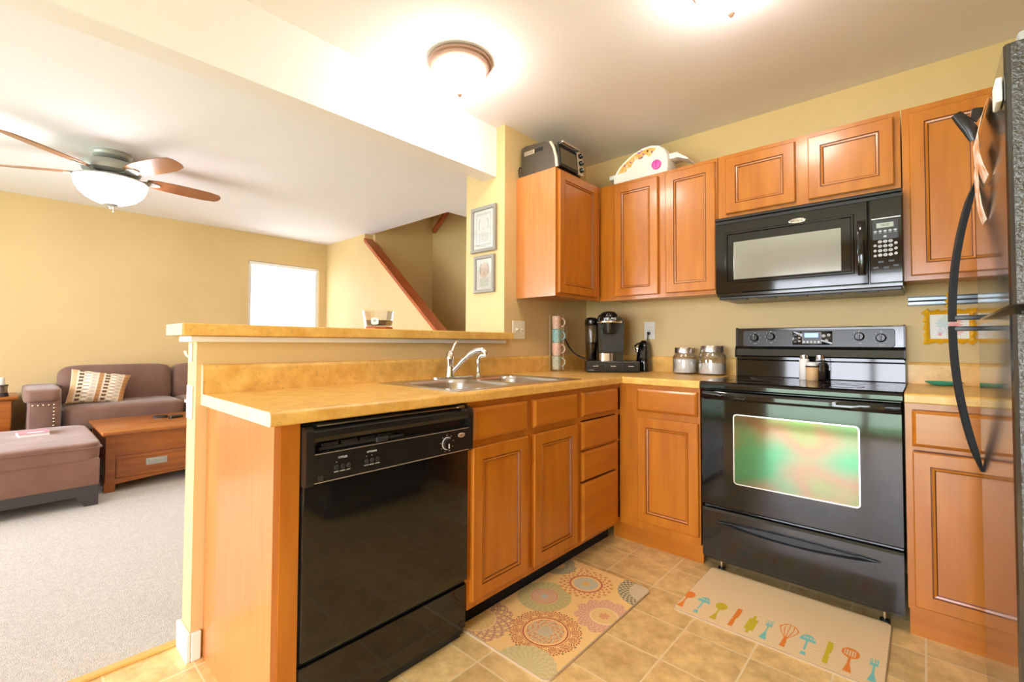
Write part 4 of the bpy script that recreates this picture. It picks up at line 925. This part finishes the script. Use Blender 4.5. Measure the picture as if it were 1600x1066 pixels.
def on_rect(t, x0, x1, z0, z1):
    p = 2*((x1-x0)+(z1-z0)); d = t*p
    for (a, b, c, e, l) in ((x0, z0, 1, 0, x1-x0), (x1, z0, 0, 1, z1-z0), (x1, z1, -1, 0, x1-x0), (x0, z1, 0, -1, z1-z0)):
        if d <= l: return a+c*d, b+e*d
        d -= l
    return x0, z0
for k in range(n):
    t_ = k/n; a, b = on_rect(t_, x0, x1, z0, z1); cx, cz = (x0+x1)/2, (z0+z1)/2
    g = .010+.004*math.sin(t_*2*PI*16)+.002*math.sin(t_*2*PI*29); dx, dz = (a-cx)/((x1-x0)/2), (b-cz)/((z1-z0)/2); cr = .006 if abs(dx) > .93 and abs(dz) > .9 else 0
    O.append((a+(g+cr)*(1 if dx > .98 else -1 if dx < -.98 else 0), b+(g+cr)*(1 if dz > .98 else -1 if dz < -.98 else 0))); I.append(on_rect(t_, x0+.010, x1-.010, z0+.010, z1-.010))
mid = [((a+c)/2, (b+d)/2) for (a, b), (c, d) in zip(O, I)]
mb.loft([[(a, -.001, b) for a, b in O], [(a, -.010, b) for a, b in O], [(a, -.016, b) for a, b in mid], [(a, -.010, b) for a, b in I], [(a, -.003, b) for a, b in I]], 'frame_yellow', True, (False, False)); mb.build('frame', yf)
def flower(u, v):
    c = (.84, .86, .86)
    for a, b, r, k in ((.085, .060, .022, (.85, .35, .38)), (.095, .085, .016, (.88, .50, .50)), (.070, .075, .014, (.86, .45, .48)), (.045, .070, .022, (.62, .76, .78)), (.060, .095, .018, (.66, .78, .72)), (.10, .035, .014, (.90, .60, .62)), (.04, .035, .012, (.70, .74, .84)), (.075, .030, .016, (.68, .72, .70)), (.035, .022, .006, (.80, .40, .40))):
        if math.hypot(u-a, (v-b)*(1+.3*math.sin(u*300))) < r*(1+.25*math.sin(9*math.atan2(v-b, u-a))): c = k
    return c
grid_paint('floral_print', yf, FY(x0+.0095, -.004, z0+.0095), .133, .115, 66, 58, flower)
mb = MB(); R_ = []
for k in range(13): R_.append((1.972+.006*math.sin(k*1.6), -.008-.022*min(1, k/3), 1.256+k*.0065))
mb.tube(R_, [.006+.003*math.sin(k*2.2) for k in range(13)], 'ribbon', 8); mb.build('ribbon', yf, 'gathered yellow ribbon hanger')
# ------------------------------------------------------------------ candle on the bar
ca = thing('candle_bowl', 'clear faceted glass candle bowl with dark wax on the bar ledge', 'candle', (-.06, -1.725, 1.160))
z1 = 1.1605; c = (-.06, -1.725, z1)
MB().lathe([(.066, 0), (.068, .003), (.068, .010), (.060, .012)], c, 'red_cherry', 8, smooth=False).build('wooden_base', ca, 'reddish wooden base')
MB().lathe([(.064, .012), (.078, .085), (.080, .088), (.076, .088), (.061, .018), (.02, .017)], c, 'clear_glass', 8, smooth=False).build('glass_bowl', ca)
MB().lathe([(.0605, .0185), (.0655, .042), (.02, .042)], c, 'wax_dark', 8, smooth=False).build('wax', ca)
Ml = frame((c[0]+.075, c[1]+.0, c[2]+.03), (0, 1, 0), (.17, 0, .985), (.985, 0, -.17)); Ml = Matrix.Translation((c[0], c[1], c[2])) @ Matrix.Rotation(math.radians(-22.5-22.5), 4, 'Z') @ frame((.0718, 0, .036), (0, 1, 0), (.17, 0, .985), (.985, 0, -.17))
MB().loft([[(a, b, -.0005) for a, b in rrect(0, 0, .034, .032, .010)], [(a, b, .0006) for a, b in rrect(0, 0, .034, .032, .010)]], 'paper_white', False, M=Ml).lathe([(.007, .0006), (.007, .001)], (0, .003, 0), 'display_gray', 16, M=Ml).build('paper_label', ca, 'white paper label')
# ------------------------------------------------------------------ floor mats
def mixc(a, b, t): return tuple(a[i]*(1-t)+b[i]*t for i in range(3))
RX0, RX1, RY0, RY1 = .546, .976, -1.735, -.982
cream = (.90, .60, .23)
MED = [(.811, -1.534, .145, 'lace_red'), (.659, -1.346, .118, 'olive'), (.736, -1.140, .118, 'dots'), (.925, -1.300, .125, 'rust'), (.568, -1.655, .150, 'yellow'), (.545, -1.085, .09, 'dark'), (.875, -1.735, .11, 'olive_lace'), (.985, -1.020, .14, 'dark_arc'), (.640, -1.00, .05, 'rust2')]
def rug_col(u, v):
    x, y = RX0+u, RY0+v; c = cream
    for mx, my, R, kind in MED:
        dx, dy = x-mx, y-my; r = math.hypot(dx, dy)/R; a = math.atan2(dy, dx)
        if r > 1.02: continue
        s_ = math.sin
        if kind == 'lace_red':
            if r < .60:
                c = cream if r > .50 else mixc((.82, .56, .26), (.62, .24, .10), .5+.5*s_(r*44+3*s_(a*9)+2*s_(a*23)))
                if r < .2: c = mixc((.54, .54, .38), c, .35+.35*s_(a*7+r*60))
                if .12 < r < .48 and s_(a*11+r*31) > .75: c = (.60, .56, .34)
                if r > .562: c = (.48, .08, .03)
            else:
                nl = 14; la = (a*nl/(2*PI)) % 1-.5; lx, ly = la*2*PI/nl*.74, r-.76; q = math.hypot(lx, ly); qa = math.atan2(ly, lx)
                if .135 < q < .19 and ly > -.05 and s_(qa*16) > -.1: c = (.48, .08, .03)
                elif q < .12 and s_(qa*9)*s_(q*70) > .0: c = (.50, .10, .04)
                elif .62 < r < .66 and s_(a*70) > 0: c = (.50, .12, .05)
                elif abs(la) > .44 and abs(r-.93) < .03: c = (.30, .18, .08)
        elif kind == 'olive':
            if r < .52: c = mixc((.78, .50, .28), (.62, .34, .20), .5+.5*s_(r*50+4*s_(a*10))) if r < .46 else (.80, .62, .34)
            elif r < .98: c = mixc((.52, .42, .14), (.66, .56, .26), .5+.5*s_(a*26+s_(r*40)*2)*s_(r*48))
            if r < .12: c = (.50, .54, .44)
            if .46 < r < .50: c = (.66, .26, .12)
        elif kind == 'dots':
            if r < .56:
                c = mixc((.52, .50, .36), (.70, .62, .38), .5+.5*s_(r*40)*s_(a*18))
                if r < .15: c = (.80, .50, .12)
                if r > .46: c = cream
            elif r < .64: c = (.62, .18, .08)
            else:
                c = cream
                if s_(a*22)*s_((r-.64)*26) > .35: c = (.66, .22, .08)
                if r > .93 and s_(a*22) > 0: c = (.74, .36, .10)
        elif kind == 'rust':
            if r < .16: c = mixc((.70, .26, .14), (.82, .48, .2), .5+.5*s_(a*6))
            elif r < .46: c = (.82, .56, .22) if r < .40 else (.86, .66, .30)
            elif r < .82+.14*abs(s_(a*5.5)): c = mixc((.70, .28, .16), (.82, .56, .34), .5+.5*s_(a*30+s_(r*30))*s_(r*44))
        elif kind == 'yellow':
            if r < .50: c = mixc((.80, .48, .12), (.76, .56, .26), .5+.5*s_(a*14+r*30)) if r < .46 else (.86, .62, .28)
            elif r < .95: c = mixc((.46, .17, .10), (.80, .54, .28), .5+.5*s_(a*34)*s_(r*50)) if s_(a*17)*s_(r*25) > -.4 else cream
        elif kind in ('dark', 'dark_arc'):
            q = .35 if kind == 'dark' else .62
            if r > q and r < .97: c = (.20, .20, .12) if s_(a*30)*s_(r*40) > .0 else (.66, .52, .28)
            elif r <= q: c = mixc((.62, .44, .2), cream, .5) if kind == 'dark' else (.66, .54, .34)
        elif kind == 'olive_lace':
            c = mixc((.58, .50, .20), (.76, .60, .32), .5+.5*s_(a*24+2*s_(r*22))*s_(r*36))
        elif kind == 'rust2': c = mixc((.74, .40, .16), cream, .5+.5*s_(a*10))
    return c
def soft_mat(name, label, x0, x1, y0, y1, r, fn, nx, ny, th_=.008, edge='mat_edge'):
    t = thing(name, label, 'mat', ((x0+x1)/2, (y0+y1)/2, 0)); cx, cy = (x0+x1)/2, (y0+y1)/2
    MB().loft([[(a, b, .0003) for a, b in rrect(cx, cy, x1-x0, y1-y0, r)], [(a, b, th_-.002) for a, b in rrect(cx, cy, x1-x0, y1-y0, r)], [(a, b, th_-.0004) for a, b in rrect(cx, cy, x1-x0-.006, y1-y0-.006, r)]], edge, True).build('backing', t)
    # printed top: a grid squeezed into the rounded outline
    w_, h_ = x1-x0-.006, y1-y0-.006
    off = t.location; vs = []; cols = []
    for j in range(ny+1):
        v = h_*j/ny; dy = min(v, h_-v); ins = r-math.sqrt(max(0, r*r-(r-dy)**2)) if dy < r else 0
        for i in range(nx+1):
            u = ins+(w_-2*ins)*i/nx; vs.append((x0+.003+u-off.x, y0+.003+v-off.y, th_)); c = fn(u+.003, v+.003); cols += [c[0], c[1], c[2], 1]
    fs = [(j*(nx+1)+i, j*(nx+1)+i+1, (j+1)*(nx+1)+i+1, (j+1)*(nx+1)+i) for j in range(ny) for i in range(nx)]
    me = bpy.data.meshes.new('printed_top'); me.from_pydata(vs, [], fs); me.update(); a = me.color_attributes.new('Col', 'FLOAT_COLOR', 'POINT'); a.data.foreach_set('color', cols); me.materials.append(MT['painted_rug'])
    o = bpy.data.objects.new('printed_top', me); C.objects.link(o); o.parent = t
    return t
soft_mat('floor_mat', 'cushioned kitchen mat with orange and red medallions in front of the sink cabinet', RX0, RX1, RY0, RY1, .028, rug_col, 260, 430, .010)
MX0, MX1, MY0, MY1 = 1.099, 1.779, -1.052, -.580
TEAL, ORA, OLI = (.22, .60, .56), (.86, .25, .03), (.66, .50, .02)
UT_ = [(1.116, 'spoon', ORA), (1.180, 'ladle', TEAL), (1.247, 'spoon', OLI), (1.311, 'knife', ORA), (1.372, 'pin', OLI), (1.425, 'fork', TEAL), (1.489, 'whisk', ORA), (1.553, 'ladle', TEAL), (1.617, 'knife', OLI), (1.679, 'slot', ORA), (1.745, 'fork', TEAL)]
def utensil(kind, x, y):       # x sideways, y from handle end (0) to head (.15)
    ax = abs(x)
    flare = y >= 0 and y < .055 and ax < .0125-.17*y
    if kind == 'spoon': return flare or (.05 <= y < .095 and ax < .0032) or math.hypot(x/.022, (y-.118)/.030) < 1
    if kind == 'slot': return flare or (.05 <= y < .095 and ax < .0035) or (math.hypot(x/.026, (y-.118)/.032) < 1 and not (ax < .018 and .100 < y < .136 and int((x+.5)*260) % 2))
    if kind == 'ladle': return (0 <= y < .022 and ax < .010-.2*y) or (.034 <= y < .100 and ax < .0028) or (y >= .098 and math.hypot(x/.025, (y-.100)/.044) < 1 and not (.118 < y < .128 and int((x+.5)*200) % 2))
    if kind == 'knife': return (0 <= y < .07 and ax < .0085-.03*y) or (.07 <= y < .150 and -.007 < x < .008+.004*math.sin((y-.07)*38))
    if kind == 'pin': return (0 <= y < .022 and ax < .0055) or (.022 <= y < .112 and ax < .0155) or (.112 <= y < .140 and ax < .0055)
    if kind == 'fork': return flare or (.045 <= y < .100 and ax < .003) or (.100 <= y < .116 and ax < .012) or (.116 <= y < .145 and ax < .012 and int((x+.5)*280) % 2 == 0)
    if kind == 'whisk':
        if y < 0: return False
        if y < .062: return ax < .0085-.05*y
        t = (y-.062)/.098; env = .005+.026*math.sin(min(1, t)*PI*.62)
        if t > 1: return False
        top = math.hypot(x/.031, (y-.118)/.044); rim = .88 < top < 1 and y > .118
        return rim or (y <= .135 and min(abs(ax-env*k) for k in (0, .5, 1)) < .0017) or (y > .135 and top < 1 and min(abs(ax-.029*k) for k in (0, .48)) < .0015)
def mat_col(u, v):
    x, y = MX0+u, MY0+v; n = .5+.5*math.sin(v*900+3*math.sin(u*23+v*50))*math.sin(u*31+v*410)
    c = mixc((.84, .58, .29), (.93, .74, .44), n)
    if y < -.85:
        for ux, k, col in UT_:
            if abs(x-ux) < .032:
                s_ = x-ux; yy = (y+1.022)*(.96 if k in ('whisk', 'slot') else 1.02)
                if utensil(k, s_, yy): return col
    return c
soft_mat('floor_mat', 'beige kitchen mat printed with colourful cooking utensils in front of the stove', MX0, MX1, MY0, MY1, .022, mat_col, 430, 300, .008, 'mat_edge')

# ------------------------------------------------------------------ living room
def spw(v, e): return math.copysign(abs(v)**e, v)
def cushion(mb, x0, x1, y0, y1, z0, z1, mt, e=.28, n=28, M=None, puff=0):
    cx, cy, cz = (x0+x1)/2, (y0+y1)/2, (z0+z1)/2; L = []
    for i in range(1, n):
        p = -PI/2+PI*i/n; l = []
        for j in range(2*n):
            t = 2*PI*j/(2*n); X, Y, W_ = spw(math.cos(p), e)*spw(math.cos(t), e), spw(math.cos(p), e)*spw(math.sin(t), e), spw(math.sin(p), e)
            b = 1+puff*(1-X*X)*(1-Y*Y); l.append((cx+X*(x1-x0)/2, cy+Y*(y1-y0)/2, cz+W_*(z1-z0)/2*b))
        L.append(l)
    return mb.loft(L, mt, True, M=M)
sf = thing('sofa', 'brown plush sofa with nailhead arm against the far yellow wall', 'sofa', (-3.75, -1.8, 0))
MB().box(-4.14, -3.39, -2.78, -.80, .10, .34, 'sofa_fabric', .02).build('base', sf)
for ya, yb in ((-2.60, -1.76), (-1.755, -.95)):
    cushion(MB(), -4.02, -3.355, ya, yb, .33, .548, 'sofa_fabric', .22, puff=.12).build('seat_cushion', sf)
for ya, yb in ((-2.61, -1.775), (-1.765, -.95)):
    Mb = Matrix.Translation((-3.98, 0, .5)) @ Matrix.Rotation(-.10, 4, 'Y') @ Matrix.Translation((3.98, 0, -.5))
    cushion(MB(), -4.12, -3.82, ya, yb, .48, .872, 'sofa_fabric', .30, M=Mb).build('back_cushion', sf)
MB().box(-4.18, -4.02, -2.60, -.95, .10, .80, 'sofa_fabric', .03).build('back_frame', sf)
for ya, yb in ((-2.815, -2.615), (-.94, -.74)):
    mb = MB(); mb.box(-4.12, -3.335, ya+.015, yb, .08, .66, 'sofa_fabric', .02); cushion(mb, -4.12, -3.315, ya-.015, yb+.005, .60, .715, 'sofa_fabric', .30); ar = mb.build('arm', sf)
    if ya < -2:
        P = [(-2.775+k*.030, .585) for k in range(5)]+[(-2.655, .585-.028*k) for k in range(1, 8)]
        for y, z_ in P: MB().sphere((-3.333, y, z_), .0075, 'brass_nail', 10, (.5, 1, 1)).build('nail_head', ar)
for x in (-4.05, -3.45):
    for y in (-2.74, -.82): MB().box(x-.03, x+.03, y-.03, y+.03, .005, .10, 'charcoal_wood').build('leg', sf)
def pillow():
    me = bpy.data.meshes.new('throw_pillow'); n = 64
    TL, TR, BL, BR = Vector((-3.72, -2.535, .852)), Vector((-3.70, -2.130, .780)), Vector((-3.58, -2.580, .562)), Vector((-3.56, -2.205, .540))
    nrm = (TR-TL).cross(BL-TL).normalized(); nrm = nrm if nrm.x > 0 else -nrm
    pal = [(.62, .36, .18), (.10, .05, .03), (.80, .76, .66), (.55, .45, .40), (.42, .20, .07), (.10, .05, .03), (.80, .76, .66), (.50, .45, .38), (.40, .19, .06)]; bgc = (.66, .52, .34)
    def col(u, v):
        k = min(8, int(u*9)); f = u*9-k; row = v*8.99; g = row-int(row)
        if f < .10 or f > .92: return (.72, .60, .46)
        if k in (4, 8, 0): return pal[k] if g > .15 else (.55, .33, .14)
        if g < .30: return (.74, .62, .42) if k % 2 else (.40, .30, .2)
        if abs(f-.5) < .36 and g < .9: return pal[k] if not (k in (1, 5) and (abs(f-.5) < .06 and abs(g-.6) > .22)) else (.5, .42, .3)
        return bgc
    vs = []; cols = []; fs = []
    for side in (1, -1):
        b = len(vs)
        for j in range(n+1):
            for i in range(n+1):
                u, v = i/n, j/n; pu, pv = u+.012*math.sin(PI*v*2)*0, v; e = (math.sin(PI*u)*math.sin(PI*v))**.45 if 0 < u < 1 and 0 < v < 1 else 0
                q = 1-.05*math.sin(PI*v)*abs(2*u-1)**3; uu = .5+(u-.5)*q; q2 = 1-.06*math.sin(PI*u); vv = .5+(v-.5)*q2
                P = (BL*(1-uu)+BR*uu)*(1-vv)+(TL*(1-uu)+TR*uu)*vv + nrm*side*.065*e; vs.append(tuple(P)); c = col(u, v); cols += [*c, 1]
        for j in range(n):
            for i in range(n):
                f = (b+j*(n+1)+i, b+j*(n+1)+i+1, b+(j+1)*(n+1)+i+1, b+(j+1)*(n+1)+i); fs.append(f if side < 0 else f[::-1])
    me.from_pydata(vs, [], fs); me.update(); a = me.color_attributes.new('Col', 'FLOAT_COLOR', 'POINT'); a.data.foreach_set('color', cols)
    me.polygons.foreach_set('use_smooth', [True]*len(fs)); me.materials.append(MT['painted_rug']); o = bpy.data.objects.new('throw_pillow', me); C.objects.link(o)
    return tag(o, 'throw pillow in brown, white and rust squares leaning on the sofa', 'pillow')
pillow()
ot = thing('ottoman', 'long brown plush ottoman with dark wooden base beside the trunk', 'ottoman', (-2.74, -3.1, 0))
OX0, OX1, OY0, OY1 = -3.23, -2.235, -3.75, -2.485
cushion(MB(), OX0-.005, OX1+.012, OY0, OY1+.008, .30, .425, 'ottoman_fabric', .16, 30, puff=.06).build('top_cushion', ot)
mb = MB(); mb.tube([(OX1+.006, OY0, .388), (OX1+.010, OY1-.03, .388), (OX1-.02, OY1+.006, .388), (OX0, OY1+.006, .388)], .006, 'ottoman_fabric', 8); mb.build('piping', ot)
MB().box(OX0+.01, OX1, OY0, OY1, .135, .318, 'ottoman_fabric', .014, seg=3).build('side_panel', ot)
MB().box(OX0+.02, OX1-.004, OY0+.01, OY1-.004, .075, .138, 'charcoal_wood').build('base_rail', ot)
for x in (OX0+.02, OX1-.004):
    for y in (OY0+.01, OY1-.004):
        dx = .09 if x < -2.7 else -.09; dy = .09 if y < -3 else -.09
        MB().loft([[(x, y, .075), (x+dx*1.25, y, .075), (x+dx*1.25, y+dy*1.25, .075), (x, y+dy*1.25, .075)], [(x, y, .005), (x+dx*.75, y, .005), (x+dx*.75, y+dy*.75, .005), (x, y+dy*.75, .005)]], 'charcoal_wood', False).build('leg', ot)
bk = thing('book', 'small pink and white book lying on the brown ottoman', 'book', (-2.85, -2.79, .43))
Mq = Matrix.Translation((-2.86, -2.785, .4265)) @ Matrix.Rotation(math.radians(4), 4, 'Z')
MB().box(-.09, .09, -.075, .075, .003, .020, 'paper_white', M=Mq).build('pages', bk)
MB().box(-.092, .092, -.078, .078, .0195, .0225, 'book_pink', M=Mq).box(-.092, .092, -.078, .078, .0005, .003, 'paper_white', M=Mq).box(.03, .07, -.03, .05, .0224, .0230, 'paper_white', M=Mq).build('cover', bk)
tk = thing('trunk_table', 'orange oak trunk coffee table with a drawer and dark pull', 'coffee table', (-2.87, -1.87, 0))
TX0, TX1, TY0, TY1, TH = -3.27, -2.50, -2.43, -1.28, .44
MB().box(TX0-.02, TX1+.03, TY0-.022, TY1+.022, TH-.026, TH, 'oak', .006).build('top', tk)
MB().box(TX0, TX1-.012, TY0+.006, TY1-.006, .085, TH-.026, 'oak_dark').build('body', tk)
for x in (TX0, TX1-.05):
    for y in (TY0, TY1-.055): MB().box(x, x+.05, y, y+.055, .005, TH-.027, 'oak', .003).box(x-.004, x+.054, y-.004, y+.059, .005, .075, 'oak', .002).build('leg', tk)
MB().box(TX1-.013, TX1-.004, TY0+.055, TY1-.055, .268, TH-.027, 'oak').build('upper_panel', tk)
mb = MB(); nested(mb, FX(TX1-.013, TY0+.060, .098), TY1-TY0-.12, .155, [(0, 0), (0, .012), (.006, .014), (.022, .014), (.028, .010)], 'oak'); dwr = mb.build('drawer', tk)
mb = MB(); mb.box(TX1-.004, TX1+.004, -2.196, -2.066, .162, .212, 'pewter', .002); mb.tube([(TX1+.004, -2.18, .198), (TX1+.016, -2.176, .186), (TX1+.018, -2.131, .180), (TX1+.016, -2.086, .186), (TX1+.004, -2.082, .198)], .005, 'pewter', 8); mb.build('pull', dwr, 'dark metal bail pull')
ap = [(TY0+.05, .095), (TY0+.05, .055)]+[(TY0+.05+(TY1-TY0-.10)*k/12, .055+.028*math.sin(PI*k/12)) for k in range(1, 12)]+[(TY1-.05, .055), (TY1-.05, .095)]
MB().prism(ap, 'x', TX1-.014, TX1-.002, 'oak').build('apron', tk)
for (x, y, a, l) in ((-3.02, -2.02, 70, 'black remote control lying nearer the sofa on the trunk table'), (-2.93, -1.93, 110, 'black remote control lying nearer the half wall on the trunk table')):
    Mr = Matrix.Translation((x, y, TH+.0005)) @ Matrix.Rotation(math.radians(a), 4, 'Z'); mb = MB(); mb.loft([[(p, q, 0) for p, q in rrect(0, 0, .105, .050, .018)], [(p, q, .016) for p, q in rrect(0, 0, .105, .050, .018)], [(p, q, .021) for p, q in rrect(0, 0, .09, .036, .012)]], 'black_plastic', True, M=Mr); rc = mb.build('remote_control'); tag(rc, l, 'remote control', 'remotes on the trunk table')
et = thing('end_table', 'orange oak end table with a glass-front door at the left edge', 'side table', (-3.93, -3.13, 0))
MB().box(-4.16, -3.70, -3.42, -2.852, .610, .636, 'oak', .005).build('top', et)
mb = MB(); mb.box(-4.14, -3.735, -3.39, -2.885, .07, .607, 'oak_dark'); mb.build('body', et)
mb = MB(); Me = FX(-3.735, -3.385, .12)
for b in ((0, .495, 0, .06), (0, .495, .42, .482), (0, .06, .06, .42), (.435, .495, .06, .42)): mb.box(*b, .001, .016, 'oak', M=Me)
ed = mb.build('door', et); MB().box(.06, .435, .06, .42, .004, .007, 'mw_screen', M=Me).build('glass_panel', ed, 'bluish reflecting glass')
for x in (-4.13, -3.77):
    for y in (-3.38, -2.93): MB().box(x, x+.045, y, y+.045, .005, .07, 'oak').build('leg', et)
ln = thing('lantern', 'dark metal candle lantern with a white candle on the end table', 'lantern', (-3.80, -2.955, .637)); c = (-3.80, -2.955, .637)
MB().lathe([(.050, 0), (.052, .006), (.046, .022), (.048, .028)], c, 'charcoal_wood', 24).build('base', ln)
MB().lathe([(.044, .028), (.042, .055), (.044, .085)], c, 'smoke_glass', 24, cap=(False, False)).build('glass_chimney', ln)
MB().lathe([(.046, .085), (.048, .090), (.046, .096), (.040, .096)], c, 'charcoal_wood', 24).build('top_ring', ln)
MB().cyl((c[0], c[1], c[2]+.028), .026, .130, 'candle_white', n=20, bev=.003).build('candle', ln)
